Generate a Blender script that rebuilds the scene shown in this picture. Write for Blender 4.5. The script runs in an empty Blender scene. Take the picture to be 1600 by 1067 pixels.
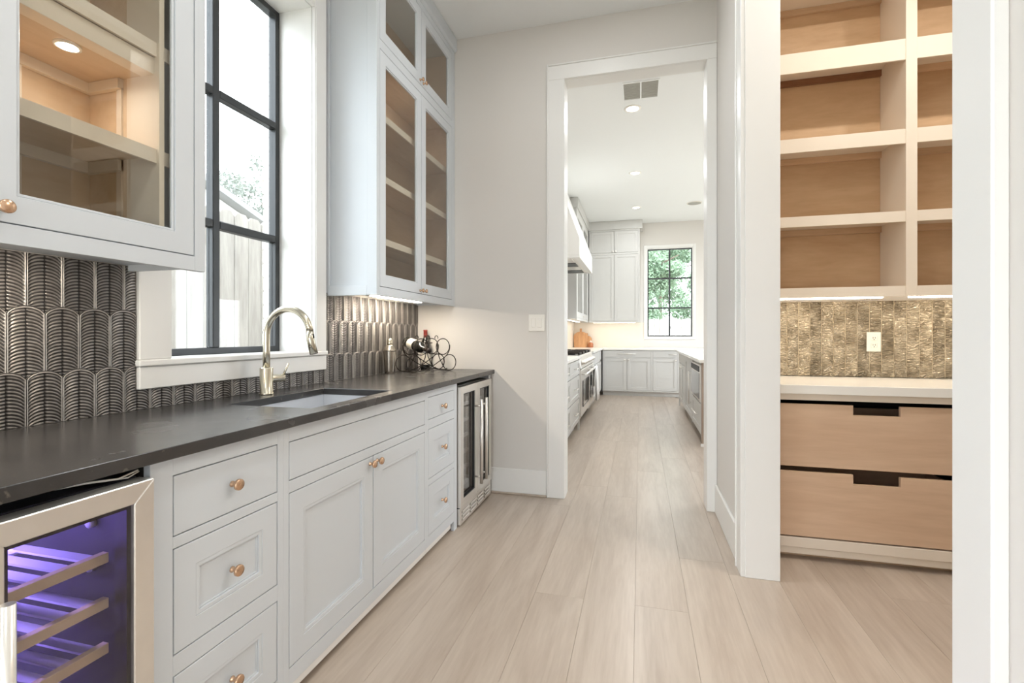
import bpy, bmesh, math, random
from mathutils import Vector, Matrix
random.seed(7)
S = bpy.context.scene
COL = S.collection
PI = math.pi

# ------------------------------------------------------------------ camera
TH = math.atan(200 / 755)
cam_d = bpy.data.cameras.new('camera')
cam = bpy.data.objects.new('camera', cam_d)
COL.objects.link(cam)
cam.location = (0, 0, 1.19)
cam.rotation_euler = (PI / 2, 0, TH)
cam_d.sensor_width = 36
cam_d.lens = 755 / 1600 * 36
cam_d.shift_y = -10.5 / 1600
cam_d.clip_start = 0.02
S.camera = cam

# ------------------------------------------------------------------ world, light, exposure
W = bpy.data.worlds.new('world'); S.world = W
W.use_nodes = True
wn = W.node_tree.nodes; wn.clear()
wo = wn.new('ShaderNodeOutputWorld'); wb = wn.new('ShaderNodeBackground')
wb.inputs[0].default_value = (0.88, 0.945, 1.0, 1); wb.inputs[1].default_value = 5.6
W.node_tree.links.new(wb.outputs[0], wo.inputs[0])
S.view_settings.view_transform = 'Standard'
S.view_settings.look = 'None'
S.view_settings.exposure = 0.52
S.view_settings.gamma = 1.0
S.view_settings.use_curve_mapping = False
S.cycles.max_bounces = 10
S.cycles.diffuse_bounces = 6
S.cycles.glossy_bounces = 5
S.cycles.transparent_max_bounces = 16
S.cycles.sample_clamp_indirect = 6
S.cycles.caustics_reflective = False
S.cycles.caustics_refractive = False
S.cycles.use_denoising = True

HALL_FILL_LAMP = 7  # power of the added, unseen hall ceiling lights
KITCHEN_LAMP = 10.5
PANTRY_LAMP = 12

# ------------------------------------------------------------------ materials
def lin(c):
    return tuple(((v / 255) / 12.92 if v / 255 <= 0.04045 else ((v / 255 + 0.055) / 1.055) ** 2.4) for v in c) + (1,)

def new_mat(name):
    m = bpy.data.materials.new(name); m.use_nodes = True
    nt = m.node_tree
    return m, nt, nt.nodes['Principled BSDF']

def paint(name, rgb, rough=0.5, metal=0.0, var=0.04, scale=6.0, bump=0.0, bscale=60, spec=0.5, coat=0.0, objvar=0.0):
    m, nt, b = new_mat(name)
    N = nt.nodes; L = nt.links
    tc = N.new('ShaderNodeTexCoord'); no = N.new('ShaderNodeTexNoise')
    no.inputs['Scale'].default_value = scale; no.inputs['Detail'].default_value = 4
    L.new(tc.outputs['Object'], no.inputs['Vector'])
    mp = N.new('ShaderNodeMapRange'); mp.inputs[3].default_value = 1 - var; mp.inputs[4].default_value = 1 + var
    L.new(no.outputs[0], mp.inputs[0])
    hs = N.new('ShaderNodeHueSaturation'); hs.inputs['Color'].default_value = lin(rgb)
    L.new(mp.outputs[0], hs.inputs['Value'])
    if objvar:
        oi = N.new('ShaderNodeObjectInfo'); m2 = N.new('ShaderNodeMapRange')
        m2.inputs[3].default_value = 1 - objvar; m2.inputs[4].default_value = 1 + objvar
        L.new(oi.outputs['Random'], m2.inputs[0])
        mu = N.new('ShaderNodeMath'); mu.operation = 'MULTIPLY'
        L.new(mp.outputs[0], mu.inputs[0]); L.new(m2.outputs[0], mu.inputs[1]); L.new(mu.outputs[0], hs.inputs['Value'])
    L.new(hs.outputs[0], b.inputs['Base Color'])
    b.inputs['Roughness'].default_value = rough
    b.inputs['Metallic'].default_value = metal
    b.inputs['Specular IOR Level'].default_value = spec
    b.inputs['Coat Weight'].default_value = coat
    b.inputs['Coat Roughness'].default_value = 0.08
    if bump:
        n2 = N.new('ShaderNodeTexNoise'); n2.inputs['Scale'].default_value = bscale; n2.inputs['Detail'].default_value = 3
        L.new(tc.outputs['Object'], n2.inputs['Vector'])
        bp = N.new('ShaderNodeBump'); bp.inputs['Strength'].default_value = bump; bp.inputs['Distance'].default_value = 0.004
        L.new(n2.outputs[0], bp.inputs['Height']); L.new(bp.outputs[0], b.inputs['Normal'])
    return m

def wood(name, c1, c2, rough=0.45, axis='y', stretch=14, scale=3.0, objvar=0.05, bump=0.05, spec=0.4):
    m, nt, b = new_mat(name)
    N = nt.nodes; L = nt.links
    tc = N.new('ShaderNodeTexCoord'); oi = N.new('ShaderNodeObjectInfo')
    va = N.new('ShaderNodeVectorMath'); va.operation = 'MULTIPLY_ADD'
    L.new(oi.outputs['Random'], va.inputs[0]); va.inputs[1].default_value = (37, 53, 29)
    L.new(tc.outputs['Object'], va.inputs[2])
    mpg = N.new('ShaderNodeMapping')
    sc = {'x': (scale / stretch, scale, scale), 'y': (scale, scale / stretch, scale), 'z': (scale, scale, scale / stretch)}[axis]
    mpg.inputs['Scale'].default_value = [s * 4 for s in sc]
    L.new(va.outputs[0], mpg.inputs[0])
    n1 = N.new('ShaderNodeTexNoise'); n1.inputs['Scale'].default_value = 1.0; n1.inputs['Detail'].default_value = 7
    n1.inputs['Roughness'].default_value = 0.62; n1.inputs['Distortion'].default_value = 0.9
    L.new(mpg.outputs[0], n1.inputs['Vector'])
    n2 = N.new('ShaderNodeTexNoise'); n2.inputs['Scale'].default_value = 7.0; n2.inputs['Detail'].default_value = 4
    L.new(mpg.outputs[0], n2.inputs['Vector'])
    mx = N.new('ShaderNodeMix'); mx.data_type = 'FLOAT'; mx.inputs[0].default_value = 0.3
    L.new(n1.outputs[0], mx.inputs[2]); L.new(n2.outputs[0], mx.inputs[3])
    cr = N.new('ShaderNodeValToRGB')
    cr.color_ramp.elements[0].position = 0.36; cr.color_ramp.elements[0].color = lin(c1)
    cr.color_ramp.elements[1].position = 0.62; cr.color_ramp.elements[1].color = lin(c2)
    L.new(mx.outputs[0], cr.inputs[0])
    hs = N.new('ShaderNodeHueSaturation'); L.new(cr.outputs[0], hs.inputs['Color'])
    m2 = N.new('ShaderNodeMapRange'); m2.inputs[3].default_value = 1 - objvar; m2.inputs[4].default_value = 1 + objvar
    L.new(oi.outputs['Random'], m2.inputs[0]); L.new(m2.outputs[0], hs.inputs['Value'])
    L.new(hs.outputs[0], b.inputs['Base Color'])
    b.inputs['Roughness'].default_value = rough; b.inputs['Specular IOR Level'].default_value = spec
    if bump:
        bp = N.new('ShaderNodeBump'); bp.inputs['Strength'].default_value = bump; bp.inputs['Distance'].default_value = 0.002
        L.new(n2.outputs[0], bp.inputs['Height']); L.new(bp.outputs[0], b.inputs['Normal'])
    return m

def glass(name, tint=(1, 1, 1), f0=0.08, rough=0.02, boost=1.0):
    m = bpy.data.materials.new(name); m.use_nodes = True
    nt = m.node_tree; N = nt.nodes; L = nt.links; N.clear()
    o = N.new('ShaderNodeOutputMaterial'); mix = N.new('ShaderNodeMixShader')
    tr = N.new('ShaderNodeBsdfTransparent'); tr.inputs[0].default_value = (*tint, 1)
    gl = N.new('ShaderNodeBsdfGlossy'); gl.inputs['Roughness'].default_value = rough
    lw = N.new('ShaderNodeLayerWeight'); lw.inputs[0].default_value = 0.5
    pw = N.new('ShaderNodeMath'); pw.operation = 'POWER'; pw.inputs[1].default_value = 5
    L.new(lw.outputs['Facing'], pw.inputs[0])
    fr = N.new('ShaderNodeMath'); fr.operation = 'MULTIPLY_ADD'; fr.inputs[1].default_value = 0.95; fr.inputs[2].default_value = 0.04
    L.new(pw.outputs[0], fr.inputs[0])
    mu = N.new('ShaderNodeMath'); mu.operation = 'MULTIPLY'; mu.inputs[1].default_value = boost; mu.use_clamp = True
    L.new(fr.outputs[0], mu.inputs[0]); L.new(mu.outputs[0], mix.inputs[0])
    L.new(tr.outputs[0], mix.inputs[1]); L.new(gl.outputs[0], mix.inputs[2]); L.new(mix.outputs[0], o.inputs[0])
    return m

def emit(name, rgb, strength):
    m, nt, b = new_mat(name)
    b.inputs['Base Color'].default_value = (0.8, 0.8, 0.8, 1)
    b.inputs['Emission Color'].default_value = (*rgb, 1); b.inputs['Emission Strength'].default_value = strength
    return m

M = {}
M['wall'] = paint('wall_paint', (219, 215, 210), 0.85, var=0.012, scale=2, bump=0.02, bscale=120)
M['ceil'] = paint('ceiling_paint', (238, 240, 240), 0.9, var=0.01, scale=1.5)
M['trim'] = paint('trim_paint', (232, 231, 228), 0.38, var=0.01)
M['cab'] = paint('cabinet_grey_paint', (209, 214, 219), 0.42, var=0.012)
M['cabside'] = M['cab']
M['kcab'] = paint('kitchen_cabinet_paint', (204, 203, 200), 0.45, var=0.01)
M['cream'] = paint('cream_edge_paint', (228, 216, 200), 0.5, var=0.015)
M['gap'] = paint('dark_gap', (40, 38, 36), 0.8)
M['counter'] = None
M['steel'] = paint('brushed_stainless', (232, 228, 222), 0.3, 0.8, var=0.05, scale=20)
M['steel_sink'] = paint('satin_sink_steel', (222, 225, 230), 0.34, 0.35, var=0.03)
M['shaker'] = paint('polished_shaker_steel', (196, 188, 176), 0.2, 1.0, var=0.04)
M['nickel'] = paint('brushed_nickel', (205, 198, 180), 0.24, 0.95, var=0.03)
M['brass'] = paint('champagne_bronze', (214, 178, 148), 0.25, 0.9, var=0.04)
M['black'] = paint('black_steel', (58, 60, 62), 0.4, 0.3, var=0.05)
M['iron'] = paint('wrought_iron', (52, 46, 42), 0.45, 0.6, var=0.1)
M['rubber'] = paint('black_plastic', (22, 22, 24), 0.5)
M['plate'] = paint('white_plastic_plate', (240, 236, 228), 0.35, var=0.005)
M['slot'] = paint('outlet_slot', (70, 64, 58), 0.6)
M['glass'] = glass('window_glass', (0.98, 0.99, 0.99), boost=0.9)
M['cabglass'] = glass('cabinet_glass', (0.93, 0.93, 0.91), boost=1.25)
M['coolerglass'] = glass('cooler_glass', (0.84, 0.82, 0.87), boost=1.2)
M['coolerglass2'] = glass('grey_cooler_glass', (0.84, 0.82, 0.80), boost=2.2, rough=0.05)
M['clearglass'] = glass('clear_glassware', (0.94, 0.95, 0.95), boost=2.0)
M['floor'] = wood('pale_oak_plank', (171, 155, 140), (192, 178, 164), 0.3, 'y', 11, 2.2, 0.03, 0.05, 0.55)
M['plywood'] = wood('birch_plywood', (200, 174, 144), (216, 192, 164), 0.45, 'y', 5, 1.4, 0.03, 0.03)
M['plywood2'] = wood('shelf_back_plywood', (190, 156, 120), (208, 176, 140), 0.5, 'x', 5, 1.2, 0.03, 0.03)
M['drawerwood'] = wood('maple_drawer_front', (198, 166, 138), (213, 183, 155), 0.5, 'x', 9, 1.6, 0.02, 0.03)
M['cleat'] = wood('stained_cleat', (128, 88, 62), (148, 106, 78), 0.5, 'x', 8, 3, 0.1, 0.03)
M['cleat2'] = wood('plain_cleat', (196, 164, 132), (212, 182, 150), 0.5, 'x', 8, 3, 0.1, 0.03)
M['shelfwood'] = wood('beech_shelf_front', (222, 200, 156), (234, 214, 174), 0.5, 'y', 9, 3, 0.04, 0.03)
M['boardwood'] = wood('acacia_board', (190, 136, 92), (214, 166, 120), 0.5, 'z', 8, 4, 0.08, 0.03)
M['endwood'] = wood('taupe_end_panel', (150, 132, 118), (172, 154, 140), 0.5, 'z', 8, 4, 0.02, 0.03)
M['fence'] = wood('whitewashed_fence_board', (150, 146, 140), (176, 172, 166), 0.8, 'z', 8, 2, 0.04, 0.1)
M['quartz'] = paint('white_quartz', (240, 238, 232), 0.22, var=0.02, scale=3)
M['splash'] = paint('cream_marble_splash', (236, 226, 212), 0.3, var=0.03, scale=5)
M['brick'] = paint('white_painted_brick', (232, 230, 226), 0.85, var=0.05, bump=0.4, bscale=40, objvar=0.03)
M['ground'] = paint('pale_ground', (176, 172, 160), 0.95, var=0.08)
M['roof'] = paint('pale_shingle', (128, 128, 128), 0.9, var=0.1)
M['siding'] = paint('pale_siding', (205, 205, 204), 0.8)
M['leaf'] = paint('green_leaf', (128, 152, 124), 0.6, var=0.35, scale=1.5)
M['leafpale'] = paint('pale_leaf', (132, 138, 130), 0.6, var=0.25, scale=2)
M['bark'] = paint('bark', (118, 104, 92), 0.9, var=0.15)
M['towel'] = paint('white_towel', (238, 238, 236), 0.9, bump=0.3, bscale=150)
M['bottle'] = paint('dark_bottle_glass', (20, 22, 18), 0.08, var=0.02, coat=0.5)
M['label'] = paint('paper_label', (226, 220, 206), 0.7, var=0.03)
M['labelgrey'] = paint('grey_paper_label', (120, 124, 128), 0.7, var=0.03)
M['capsule'] = paint('red_foil_capsule', (150, 62, 56), 0.4, 0.3)
M['capsuleblack'] = paint('black_foil_capsule', (40, 32, 28), 0.35, 0.4)
M['amber'] = paint('amber_jar', (176, 104, 62), 0.2, coat=0.4)
M['vent'] = paint('vent_grey', (176, 175, 168), 0.7)
M['ovenglass'] = paint('dark_oven_glass', (60, 58, 56), 0.08, var=0.02, coat=0.4)
M['coolerin'] = paint('dark_cooler_liner', (26, 24, 32), 0.6)
M['coolergrey'] = paint('grey_cooler_liner', (150, 146, 140), 0.6)
M['chrome'] = paint('chrome_rack', (226, 224, 234), 0.35, 0.35)
M['grout'] = paint('tile_grout', (142, 138, 134), 0.8, var=0.05)
M['groutpale'] = paint('pale_grout', (190, 176, 152), 0.8, var=0.05)
M['warm_bar'] = emit('undercabinet_diffuser', (1.0, 0.87, 0.70), 55.0)
M['kbar'] = emit('kitchen_bar_diffuser', (1.0, 0.9, 0.76), 7.0)
M['pantry_bar'] = emit('pantry_bar_diffuser', (1.0, 0.87, 0.70), 16.0)
M['puck'] = emit('puck_diffuser', (1.0, 0.93, 0.84), 130.0)
M['lamp'] = emit('downlight_diffuser', (1.0, 0.96, 0.9), 6.0)
M['purple'] = emit('purple_led', (0.36, 0.27, 1.0), 85.0)
M['whiteled'] = emit('white_led', (1.0, 0.95, 0.9), 3.0)

# honed dark stone with small pale flecks
def stone():
    m, nt, b = new_mat('honed_black_stone'); N = nt.nodes; L = nt.links
    tc = N.new('ShaderNodeTexCoord')
    n1 = N.new('ShaderNodeTexNoise'); n1.inputs['Scale'].default_value = 5; n1.inputs['Detail'].default_value = 8
    L.new(tc.outputs['Object'], n1.inputs['Vector'])
    cr = N.new('ShaderNodeValToRGB')
    cr.color_ramp.elements[0].position = 0.3; cr.color_ramp.elements[0].color = lin((50, 49, 49))
    cr.color_ramp.elements[1].position = 0.75; cr.color_ramp.elements[1].color = lin((68, 66, 65))
    L.new(n1.outputs[0], cr.inputs[0])
    n2 = N.new('ShaderNodeTexNoise'); n2.inputs['Scale'].default_value = 34; n2.inputs['Detail'].default_value = 5
    L.new(tc.outputs['Object'], n2.inputs['Vector'])
    c2 = N.new('ShaderNodeValToRGB')
    c2.color_ramp.elements[0].position = 0.66; c2.color_ramp.elements[0].color = (0, 0, 0, 1)
    c2.color_ramp.elements[1].position = 0.74; c2.color_ramp.elements[1].color = (0.5, 0.5, 0.5, 1)
    L.new(n2.outputs[0], c2.inputs[0])
    mx = N.new('ShaderNodeMix'); mx.data_type = 'RGBA'
    L.new(c2.outputs[0], mx.inputs[0]); L.new(cr.outputs[0], mx.inputs[6]); mx.inputs[7].default_value = lin((132, 122, 112))
    L.new(mx.outputs[2], b.inputs['Base Color'])
    mr = N.new('ShaderNodeMapRange'); mr.inputs[3].default_value = 0.16; mr.inputs[4].default_value = 0.34
    L.new(n1.outputs[0], mr.inputs[0]); L.new(mr.outputs[0], b.inputs['Roughness'])
    b.inputs['Specular IOR Level'].default_value = 0.6
    return m
M['counter'] = stone()

# pewter glazed relief tile
def pewter():
    m, nt, b = new_mat('pewter_relief_glaze'); N = nt.nodes; L = nt.links
    tc = N.new('ShaderNodeTexCoord'); oi = N.new('ShaderNodeObjectInfo')
    n1 = N.new('ShaderNodeTexNoise'); n1.inputs['Scale'].default_value = 30
    L.new(tc.outputs['Object'], n1.inputs['Vector'])
    cr = N.new('ShaderNodeValToRGB')
    cr.color_ramp.elements[0].position = 0.3; cr.color_ramp.elements[0].color = lin((124, 120, 117))
    cr.color_ramp.elements[1].position = 0.7; cr.color_ramp.elements[1].color = lin((160, 155, 151))
    L.new(n1.outputs[0], cr.inputs[0])
    sep = N.new('ShaderNodeSeparateXYZ'); L.new(tc.outputs['Object'], sep.inputs[0])
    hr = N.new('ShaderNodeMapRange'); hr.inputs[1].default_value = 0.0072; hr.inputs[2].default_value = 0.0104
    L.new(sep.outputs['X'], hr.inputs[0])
    gz = N.new('ShaderNodeMix'); gz.data_type = 'RGBA'; gz.inputs[6].default_value = lin((40, 38, 37))  # shade of the grooves put into the colour by relief height
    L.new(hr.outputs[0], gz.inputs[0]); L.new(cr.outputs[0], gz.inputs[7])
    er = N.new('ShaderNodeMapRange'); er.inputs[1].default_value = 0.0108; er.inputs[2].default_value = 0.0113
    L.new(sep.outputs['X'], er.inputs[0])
    g2 = N.new('ShaderNodeMix'); g2.data_type = 'RGBA'; g2.inputs[7].default_value = lin((180, 175, 170))  # light on the raised rims put into the colour
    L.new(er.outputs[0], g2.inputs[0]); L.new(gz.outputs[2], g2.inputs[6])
    hs = N.new('ShaderNodeHueSaturation'); L.new(g2.outputs[2], hs.inputs['Color'])
    m2 = N.new('ShaderNodeMapRange'); m2.inputs[3].default_value = 0.85; m2.inputs[4].default_value = 1.15
    L.new(oi.outputs['Random'], m2.inputs[0]); L.new(m2.outputs[0], hs.inputs['Value'])
    L.new(hs.outputs[0], b.inputs['Base Color'])
    b.inputs['Metallic'].default_value = 0.5; b.inputs['Roughness'].default_value = 0.32
    return m
M['pewter'] = pewter()

# crumpled glossy glaze
def zellige():
    m, nt, b = new_mat('sage_crackle_glaze'); N = nt.nodes; L = nt.links
    tc = N.new('ShaderNodeTexCoord'); oi = N.new('ShaderNodeObjectInfo')
    va = N.new('ShaderNodeVectorMath'); va.operation = 'MULTIPLY_ADD'
    L.new(oi.outputs['Random'], va.inputs[0]); va.inputs[1].default_value = (17, 23, 41)
    L.new(tc.outputs['Object'], va.inputs[2])
    n1 = N.new('ShaderNodeTexNoise'); n1.inputs['Scale'].default_value = 9; n1.inputs['Detail'].default_value = 5
    L.new(va.outputs[0], n1.inputs['Vector'])
    cr = N.new('ShaderNodeValToRGB')
    cr.color_ramp.elements[0].position = 0.32; cr.color_ramp.elements[0].color = lin((114, 102, 82))
    cr.color_ramp.elements[1].position = 0.68; cr.color_ramp.elements[1].color = lin((190, 178, 156))
    L.new(n1.outputs[0], cr.inputs[0])
    hs = N.new('ShaderNodeHueSaturation'); L.new(cr.outputs[0], hs.inputs['Color'])
    m2 = N.new('ShaderNodeMapRange'); m2.inputs[3].default_value = 0.8; m2.inputs[4].default_value = 1.12
    L.new(oi.outputs['Random'], m2.inputs[0]); L.new(m2.outputs[0], hs.inputs['Value'])
    L.new(hs.outputs[0], b.inputs['Base Color'])
    b.inputs['Roughness'].default_value = 0.09; b.inputs['Specular IOR Level'].default_value = 1.0; b.inputs['Metallic'].default_value = 0.5
    n2 = N.new('ShaderNodeTexNoise'); n2.inputs['Scale'].default_value = 46; n2.inputs['Detail'].default_value = 1.5
    n2.inputs['Distortion'].default_value = 1.4
    mz = N.new('ShaderNodeMapping'); mz.inputs['Scale'].default_value = (.55, 1, 1.3)
    L.new(va.outputs[0], mz.inputs[0]); L.new(mz.outputs[0], n2.inputs['Vector'])
    bp = N.new('ShaderNodeBump'); bp.inputs['Strength'].default_value = 1.0; bp.inputs['Distance'].default_value = 0.016
    L.new(n2.outputs[0], bp.inputs['Height']); L.new(bp.outputs[0], b.inputs['Normal'])
    return m
M['zellige'] = zellige()

# ------------------------------------------------------------------ builders
WORLD = {}

def wpos(o):
    p = Vector((0, 0, 0))
    while o is not None:
        p = p + o.location; o = o.parent
    return p

def tag(o, label=None, cat=None, group=None, kind=None):
    if label: o['label'] = label
    if cat: o['category'] = cat
    if group: o['group'] = group
    if kind: o['kind'] = kind
    return o

def thing(name, loc, label, cat, group=None, rz=0.0):
    o = bpy.data.objects.new(name, None); COL.objects.link(o)
    o.empty_display_size = 0.05
    o.location = loc; o.rotation_euler = (0, 0, rz)
    return tag(o, label, cat, group)

def struct(name, loc=(0, 0, 0)):
    o = bpy.data.objects.new(name, None); COL.objects.link(o)
    o.location = loc; o['kind'] = 'structure'
    return o

# frames of reference: (a along, b up, d outwards) -> world
def face_px(x):   # faces +X, a = world Y
    return lambda a, b, d: (x + d, a, b)
def face_nx(x):   # faces -X
    return lambda a, b, d: (x - d, a, b)
def face_ny(y):   # faces -Y, a = world X
    return lambda a, b, d: (a, y - d, b)

class MB:
    def __init__(s, f=None):
        s.bm = bmesh.new(); s.f = f or (lambda a, b, c: (a, b, c))
    def v(s, p):
        return s.bm.verts.new(s.f(*p))
    def hexa(s, pts):
        vs = [s.v(p) for p in pts]
        for q in ((0, 1, 2, 3), (4, 5, 6, 7), (0, 1, 5, 4), (1, 2, 6, 5), (2, 3, 7, 6), (3, 0, 4, 7)):
            s.bm.faces.new([vs[i] for i in q])
        return s
    def box(s, x0, x1, y0, y1, z0, z1):
        return s.hexa([(x0, y0, z0), (x1, y0, z0), (x1, y1, z0), (x0, y1, z0), (x0, y0, z1), (x1, y0, z1), (x1, y1, z1), (x0, y1, z1)])
    def prism(s, A, B):
        a = [s.v(p) for p in A]; b = [s.v(p) for p in B]; n = len(a)
        s.bm.faces.new(a); s.bm.faces.new(b)
        for i in range(n):
            s.bm.faces.new((a[i], a[(i + 1) % n], b[(i + 1) % n], b[i]))
        return s
    def tube(s, pts, r, seg=10, closed=False, caps=True):
        pts = [Vector(s.f(*p)) for p in pts]; n = len(pts)
        rs = r if isinstance(r, (list, tuple)) else [r] * n
        up = None; rings = []
        for i, p in enumerate(pts):
            if closed: t = pts[(i + 1) % n] - pts[i - 1]
            else: t = pts[min(i + 1, n - 1)] - pts[max(i - 1, 0)]
            t.normalize()
            if up is None:
                up = Vector((0, 0, 1)) if abs(t.z) < 0.9 else Vector((1, 0, 0))
            u = (up - t * up.dot(t)); u.normalize(); w = t.cross(u); up = u
            rings.append([s.bm.verts.new(p + (u * math.cos(2 * PI * k / seg) + w * math.sin(2 * PI * k / seg)) * rs[i]) for k in range(seg)])
        for i in range(n if closed else n - 1):
            a = rings[i]; b = rings[(i + 1) % n]
            for k in range(seg):
                f = s.bm.faces.new((a[k], a[(k + 1) % seg], b[(k + 1) % seg], b[k])); f.smooth = True
        if caps and not closed:
            s.bm.faces.new(rings[0]); s.bm.faces.new(rings[-1])
        return s
    def lathe(s, prof, c=(0, 0, 0), axis=(0, 0, 1), seg=24, loop=False, caps=True):
        if loop: prof = list(prof) + [prof[0]]; caps = False
        ax = Vector(axis).normalized()
        u = ax.orthogonal().normalized(); w = ax.cross(u); c = Vector(c); rings = []
        for r, h in prof:
            if r < 1e-6:
                rings.append([s.bm.verts.new(s.f(*(c + ax * h)))])
            else:
                rings.append([s.bm.verts.new(s.f(*(c + ax * h + (u * math.cos(2 * PI * k / seg) + w * math.sin(2 * PI * k / seg)) * r))) for k in range(seg)])
        for i in range(len(rings) - 1):
            a, b = rings[i], rings[i + 1]
            for k in range(seg):
                k2 = (k + 1) % seg
                if len(a) == 1 and len(b) == 1: continue
                if len(a) == 1: f = s.bm.faces.new((a[0], b[k2], b[k]))
                elif len(b) == 1: f = s.bm.faces.new((a[k], a[k2], b[0]))
                else: f = s.bm.faces.new((a[k], a[k2], b[k2], b[k]))
                f.smooth = True
        if loop: bmesh.ops.remove_doubles(s.bm, verts=rings[0] + rings[-1], dist=1e-6)
        for g in (rings[0], rings[-1]) if caps else ():
            if len(g) > 1: s.bm.faces.new(g)
        return s
    def ring_frame(s, a0, a1, b0, b1, w, d0, d1, wt=None, wb=None, mitre=False):
        wt = w if wt is None else wt; wb = w if wb is None else wb
        O = [(a0, b0), (a1, b0), (a1, b1), (a0, b1)]
        I = [(a0 + w, b0 + wb), (a1 - w, b0 + wb), (a1 - w, b1 - wt), (a0 + w, b1 - wt)]
        if mitre:
            for i in range(4):
                j = (i + 1) % 4
                q = [O[i], O[j], I[j], I[i]]
                s.hexa([(a, b, d0) for a, b in q] + [(a, b, d1) for a, b in q])
            return s
        V = [[s.v((a, b, d)) for a, b in L_] for d in (d0, d1) for L_ in (O, I)]
        for i in range(4):
            j = (i + 1) % 4
            for p, q in ((V[0], V[1]), (V[2], V[3]), (V[0], V[2]), (V[1], V[3])):
                s.bm.faces.new((p[i], p[j], q[j], q[i]))
        return s
    def mesh(s, name, mat, origin=Vector((0, 0, 0)), bevel=0.0, seg=1):
        bmesh.ops.recalc_face_normals(s.bm, faces=s.bm.faces)
        if bevel:
            es = [e for e in s.bm.edges if len(e.link_faces) == 2 and e.calc_face_angle(0) > 0.6]
            bmesh.ops.bevel(s.bm, geom=es, offset=bevel, segments=seg, affect='EDGES', profile=0.6)
        if origin.length: bmesh.ops.translate(s.bm, verts=s.bm.verts, vec=-origin)
        me = bpy.data.meshes.new(name); s.bm.to_mesh(me); s.bm.free()
        me.materials.append(mat)
        return me
    def build(s, name, mat, parent=None, bevel=0.0, local=False, seg=1):
        o0 = Vector((0, 0, 0)) if (parent is None or local) else wpos(parent)
        me = s.mesh(name, mat, o0, bevel, seg)
        o = bpy.data.objects.new(name, me); COL.objects.link(o)
        if parent is not None: o.parent = parent
        return o

def copy_tree(o, parent=None):
    c = o.copy(); COL.objects.link(c)
    if parent is not None: c.parent = parent
    for ch in list(o.children): copy_tree(ch, c)
    return c

def box(name, mat, x0, x1, y0, y1, z0, z1, parent=None, bevel=0.0):
    return MB().box(x0, x1, y0, y1, z0, z1).build(name, mat, parent, bevel)

def sbox(name, mat, *c, bevel=0.0):
    o = box(name, mat, *c, bevel=bevel); o['kind'] = 'structure'; return o

# knob: small round stem with a flat disc, pointing along +d of a face frame
def knob(F, a, b, parent, mat='brass', r=0.0155):
    m = MB(F)
    prof = [(0.0085, 0.0), (0.0085, 0.003), (0.0055, 0.006), (0.0055, 0.016), (r * 0.9, 0.019), (r, 0.021), (r, 0.027), (r * 0.9, 0.029), (0, 0.0292)]
    m.lathe(prof, (a, b, 0), (0, 0, 1), 20)
    return m.build('knob', M[mat], parent)

def slab(F, name, a0, a1, b0, b1, mat, parent, g=0.003, t=0.019):
    return MB(F).box(a0 + g, a1 - g, b0 + g, b1 - g, -t, 0).build(name, mat, parent, 0.0012)

def panel_front(F, name, a0, a1, b0, b1, mat, parent, stile=0.062, g=0.003, t=0.019, depth=0.009, bead=0.012):
    m = MB(F)
    m.ring_frame(a0 + g, a1 - g, b0 + g, b1 - g, stile, -t, 0)
    o = m.build(name, mat, parent, 0.0012)
    i0, i1, j0, j1 = a0 + g + stile, a1 - g - stile, b0 + g + stile, b1 - g - stile
    m = MB(F); m.box(i0 - .002, i1 + .002, j0 - .002, j1 + .002, -t + .002, -depth)
    m.build('panel', mat, o)
    if bead:
        m = MB(F)
        m.ring_frame(i0, i1, j0, j1, bead, -depth - .001, -0.0015)
        m.ring_frame(i0 + bead, i1 - bead, j0 + bead, j1 - bead, 0.005, -depth - .001, -0.006)
        m.build('moulding', mat, o, 0.0022, seg=2)
    return o

def glass_door(F, name, a0, a1, b0, b1, mat, parent, stile=0.06, g=0.003, t=0.02, pane='cabglass'):
    m = MB(F); m.ring_frame(a0 + g, a1 - g, b0 + g, b1 - g, stile, -t, 0)
    o = m.build(name, mat, parent, 0.0012)
    i0, i1, j0, j1 = a0 + g + stile, a1 - g - stile, b0 + g + stile, b1 - g - stile
    MB(F).ring_frame(i0, i1, j0, j1, 0.008, -t + .004, -0.004).build('glazing_bead', mat, o, 0.002)
    MB(F).box(i0 + .003, i1 - .003, j0 + .003, j1 - .003, -t * 0.55 - .002, -t * 0.55 + .002).build('pane', M[pane], o)
    return o

# ------------------------------------------------------------------ dimensions of the room
XL, XR, YF, ZC = -1.705, 0.500, 3.500, 3.47
XKL, YKB, XKR = -1.36, 10.25, 3.6
XPR, YPB = 2.45, 3.47

# ------------------------------------------------------------------ floor: planks on a sub-floor
floor = sbox('floor', M['floor'], -2.2, 3.75, -2.6, 10.4, -0.1, -0.0125)
PW = 0.2235
def plank(x0, x1, y0, y1):
    if y1 - y0 < 0.05: return
    MB().box(x0 + .0003, x1 - .0003, y0 + .0003, y1 - .0003, -0.012, 0).build('plank', M['floor'], floor, 0.0005)
rp = random.Random(11)
k = -8
while 0.649 + k * PW < 2.3:
    x0 = 0.649 + k * PW; x1 = x0 + PW
    ymax = 3.47 if x0 > 0.62 else YKB
    if x0 > 0.60 and x0 < 0.70: ymax = 5.5
    y = 0.3 + rp.random() * 1.2 - 1.6
    while y < ymax:
        L_ = rp.uniform(1.5, 2.3)
        ya, yb = max(y, 0.2), min(y + L_, ymax)
        if yb > ya + .05 and not (x1 < -1.2 and ya > 3.4 and False):
            plank(x0, x1, ya, yb)
        y += L_
    k += 1

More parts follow.
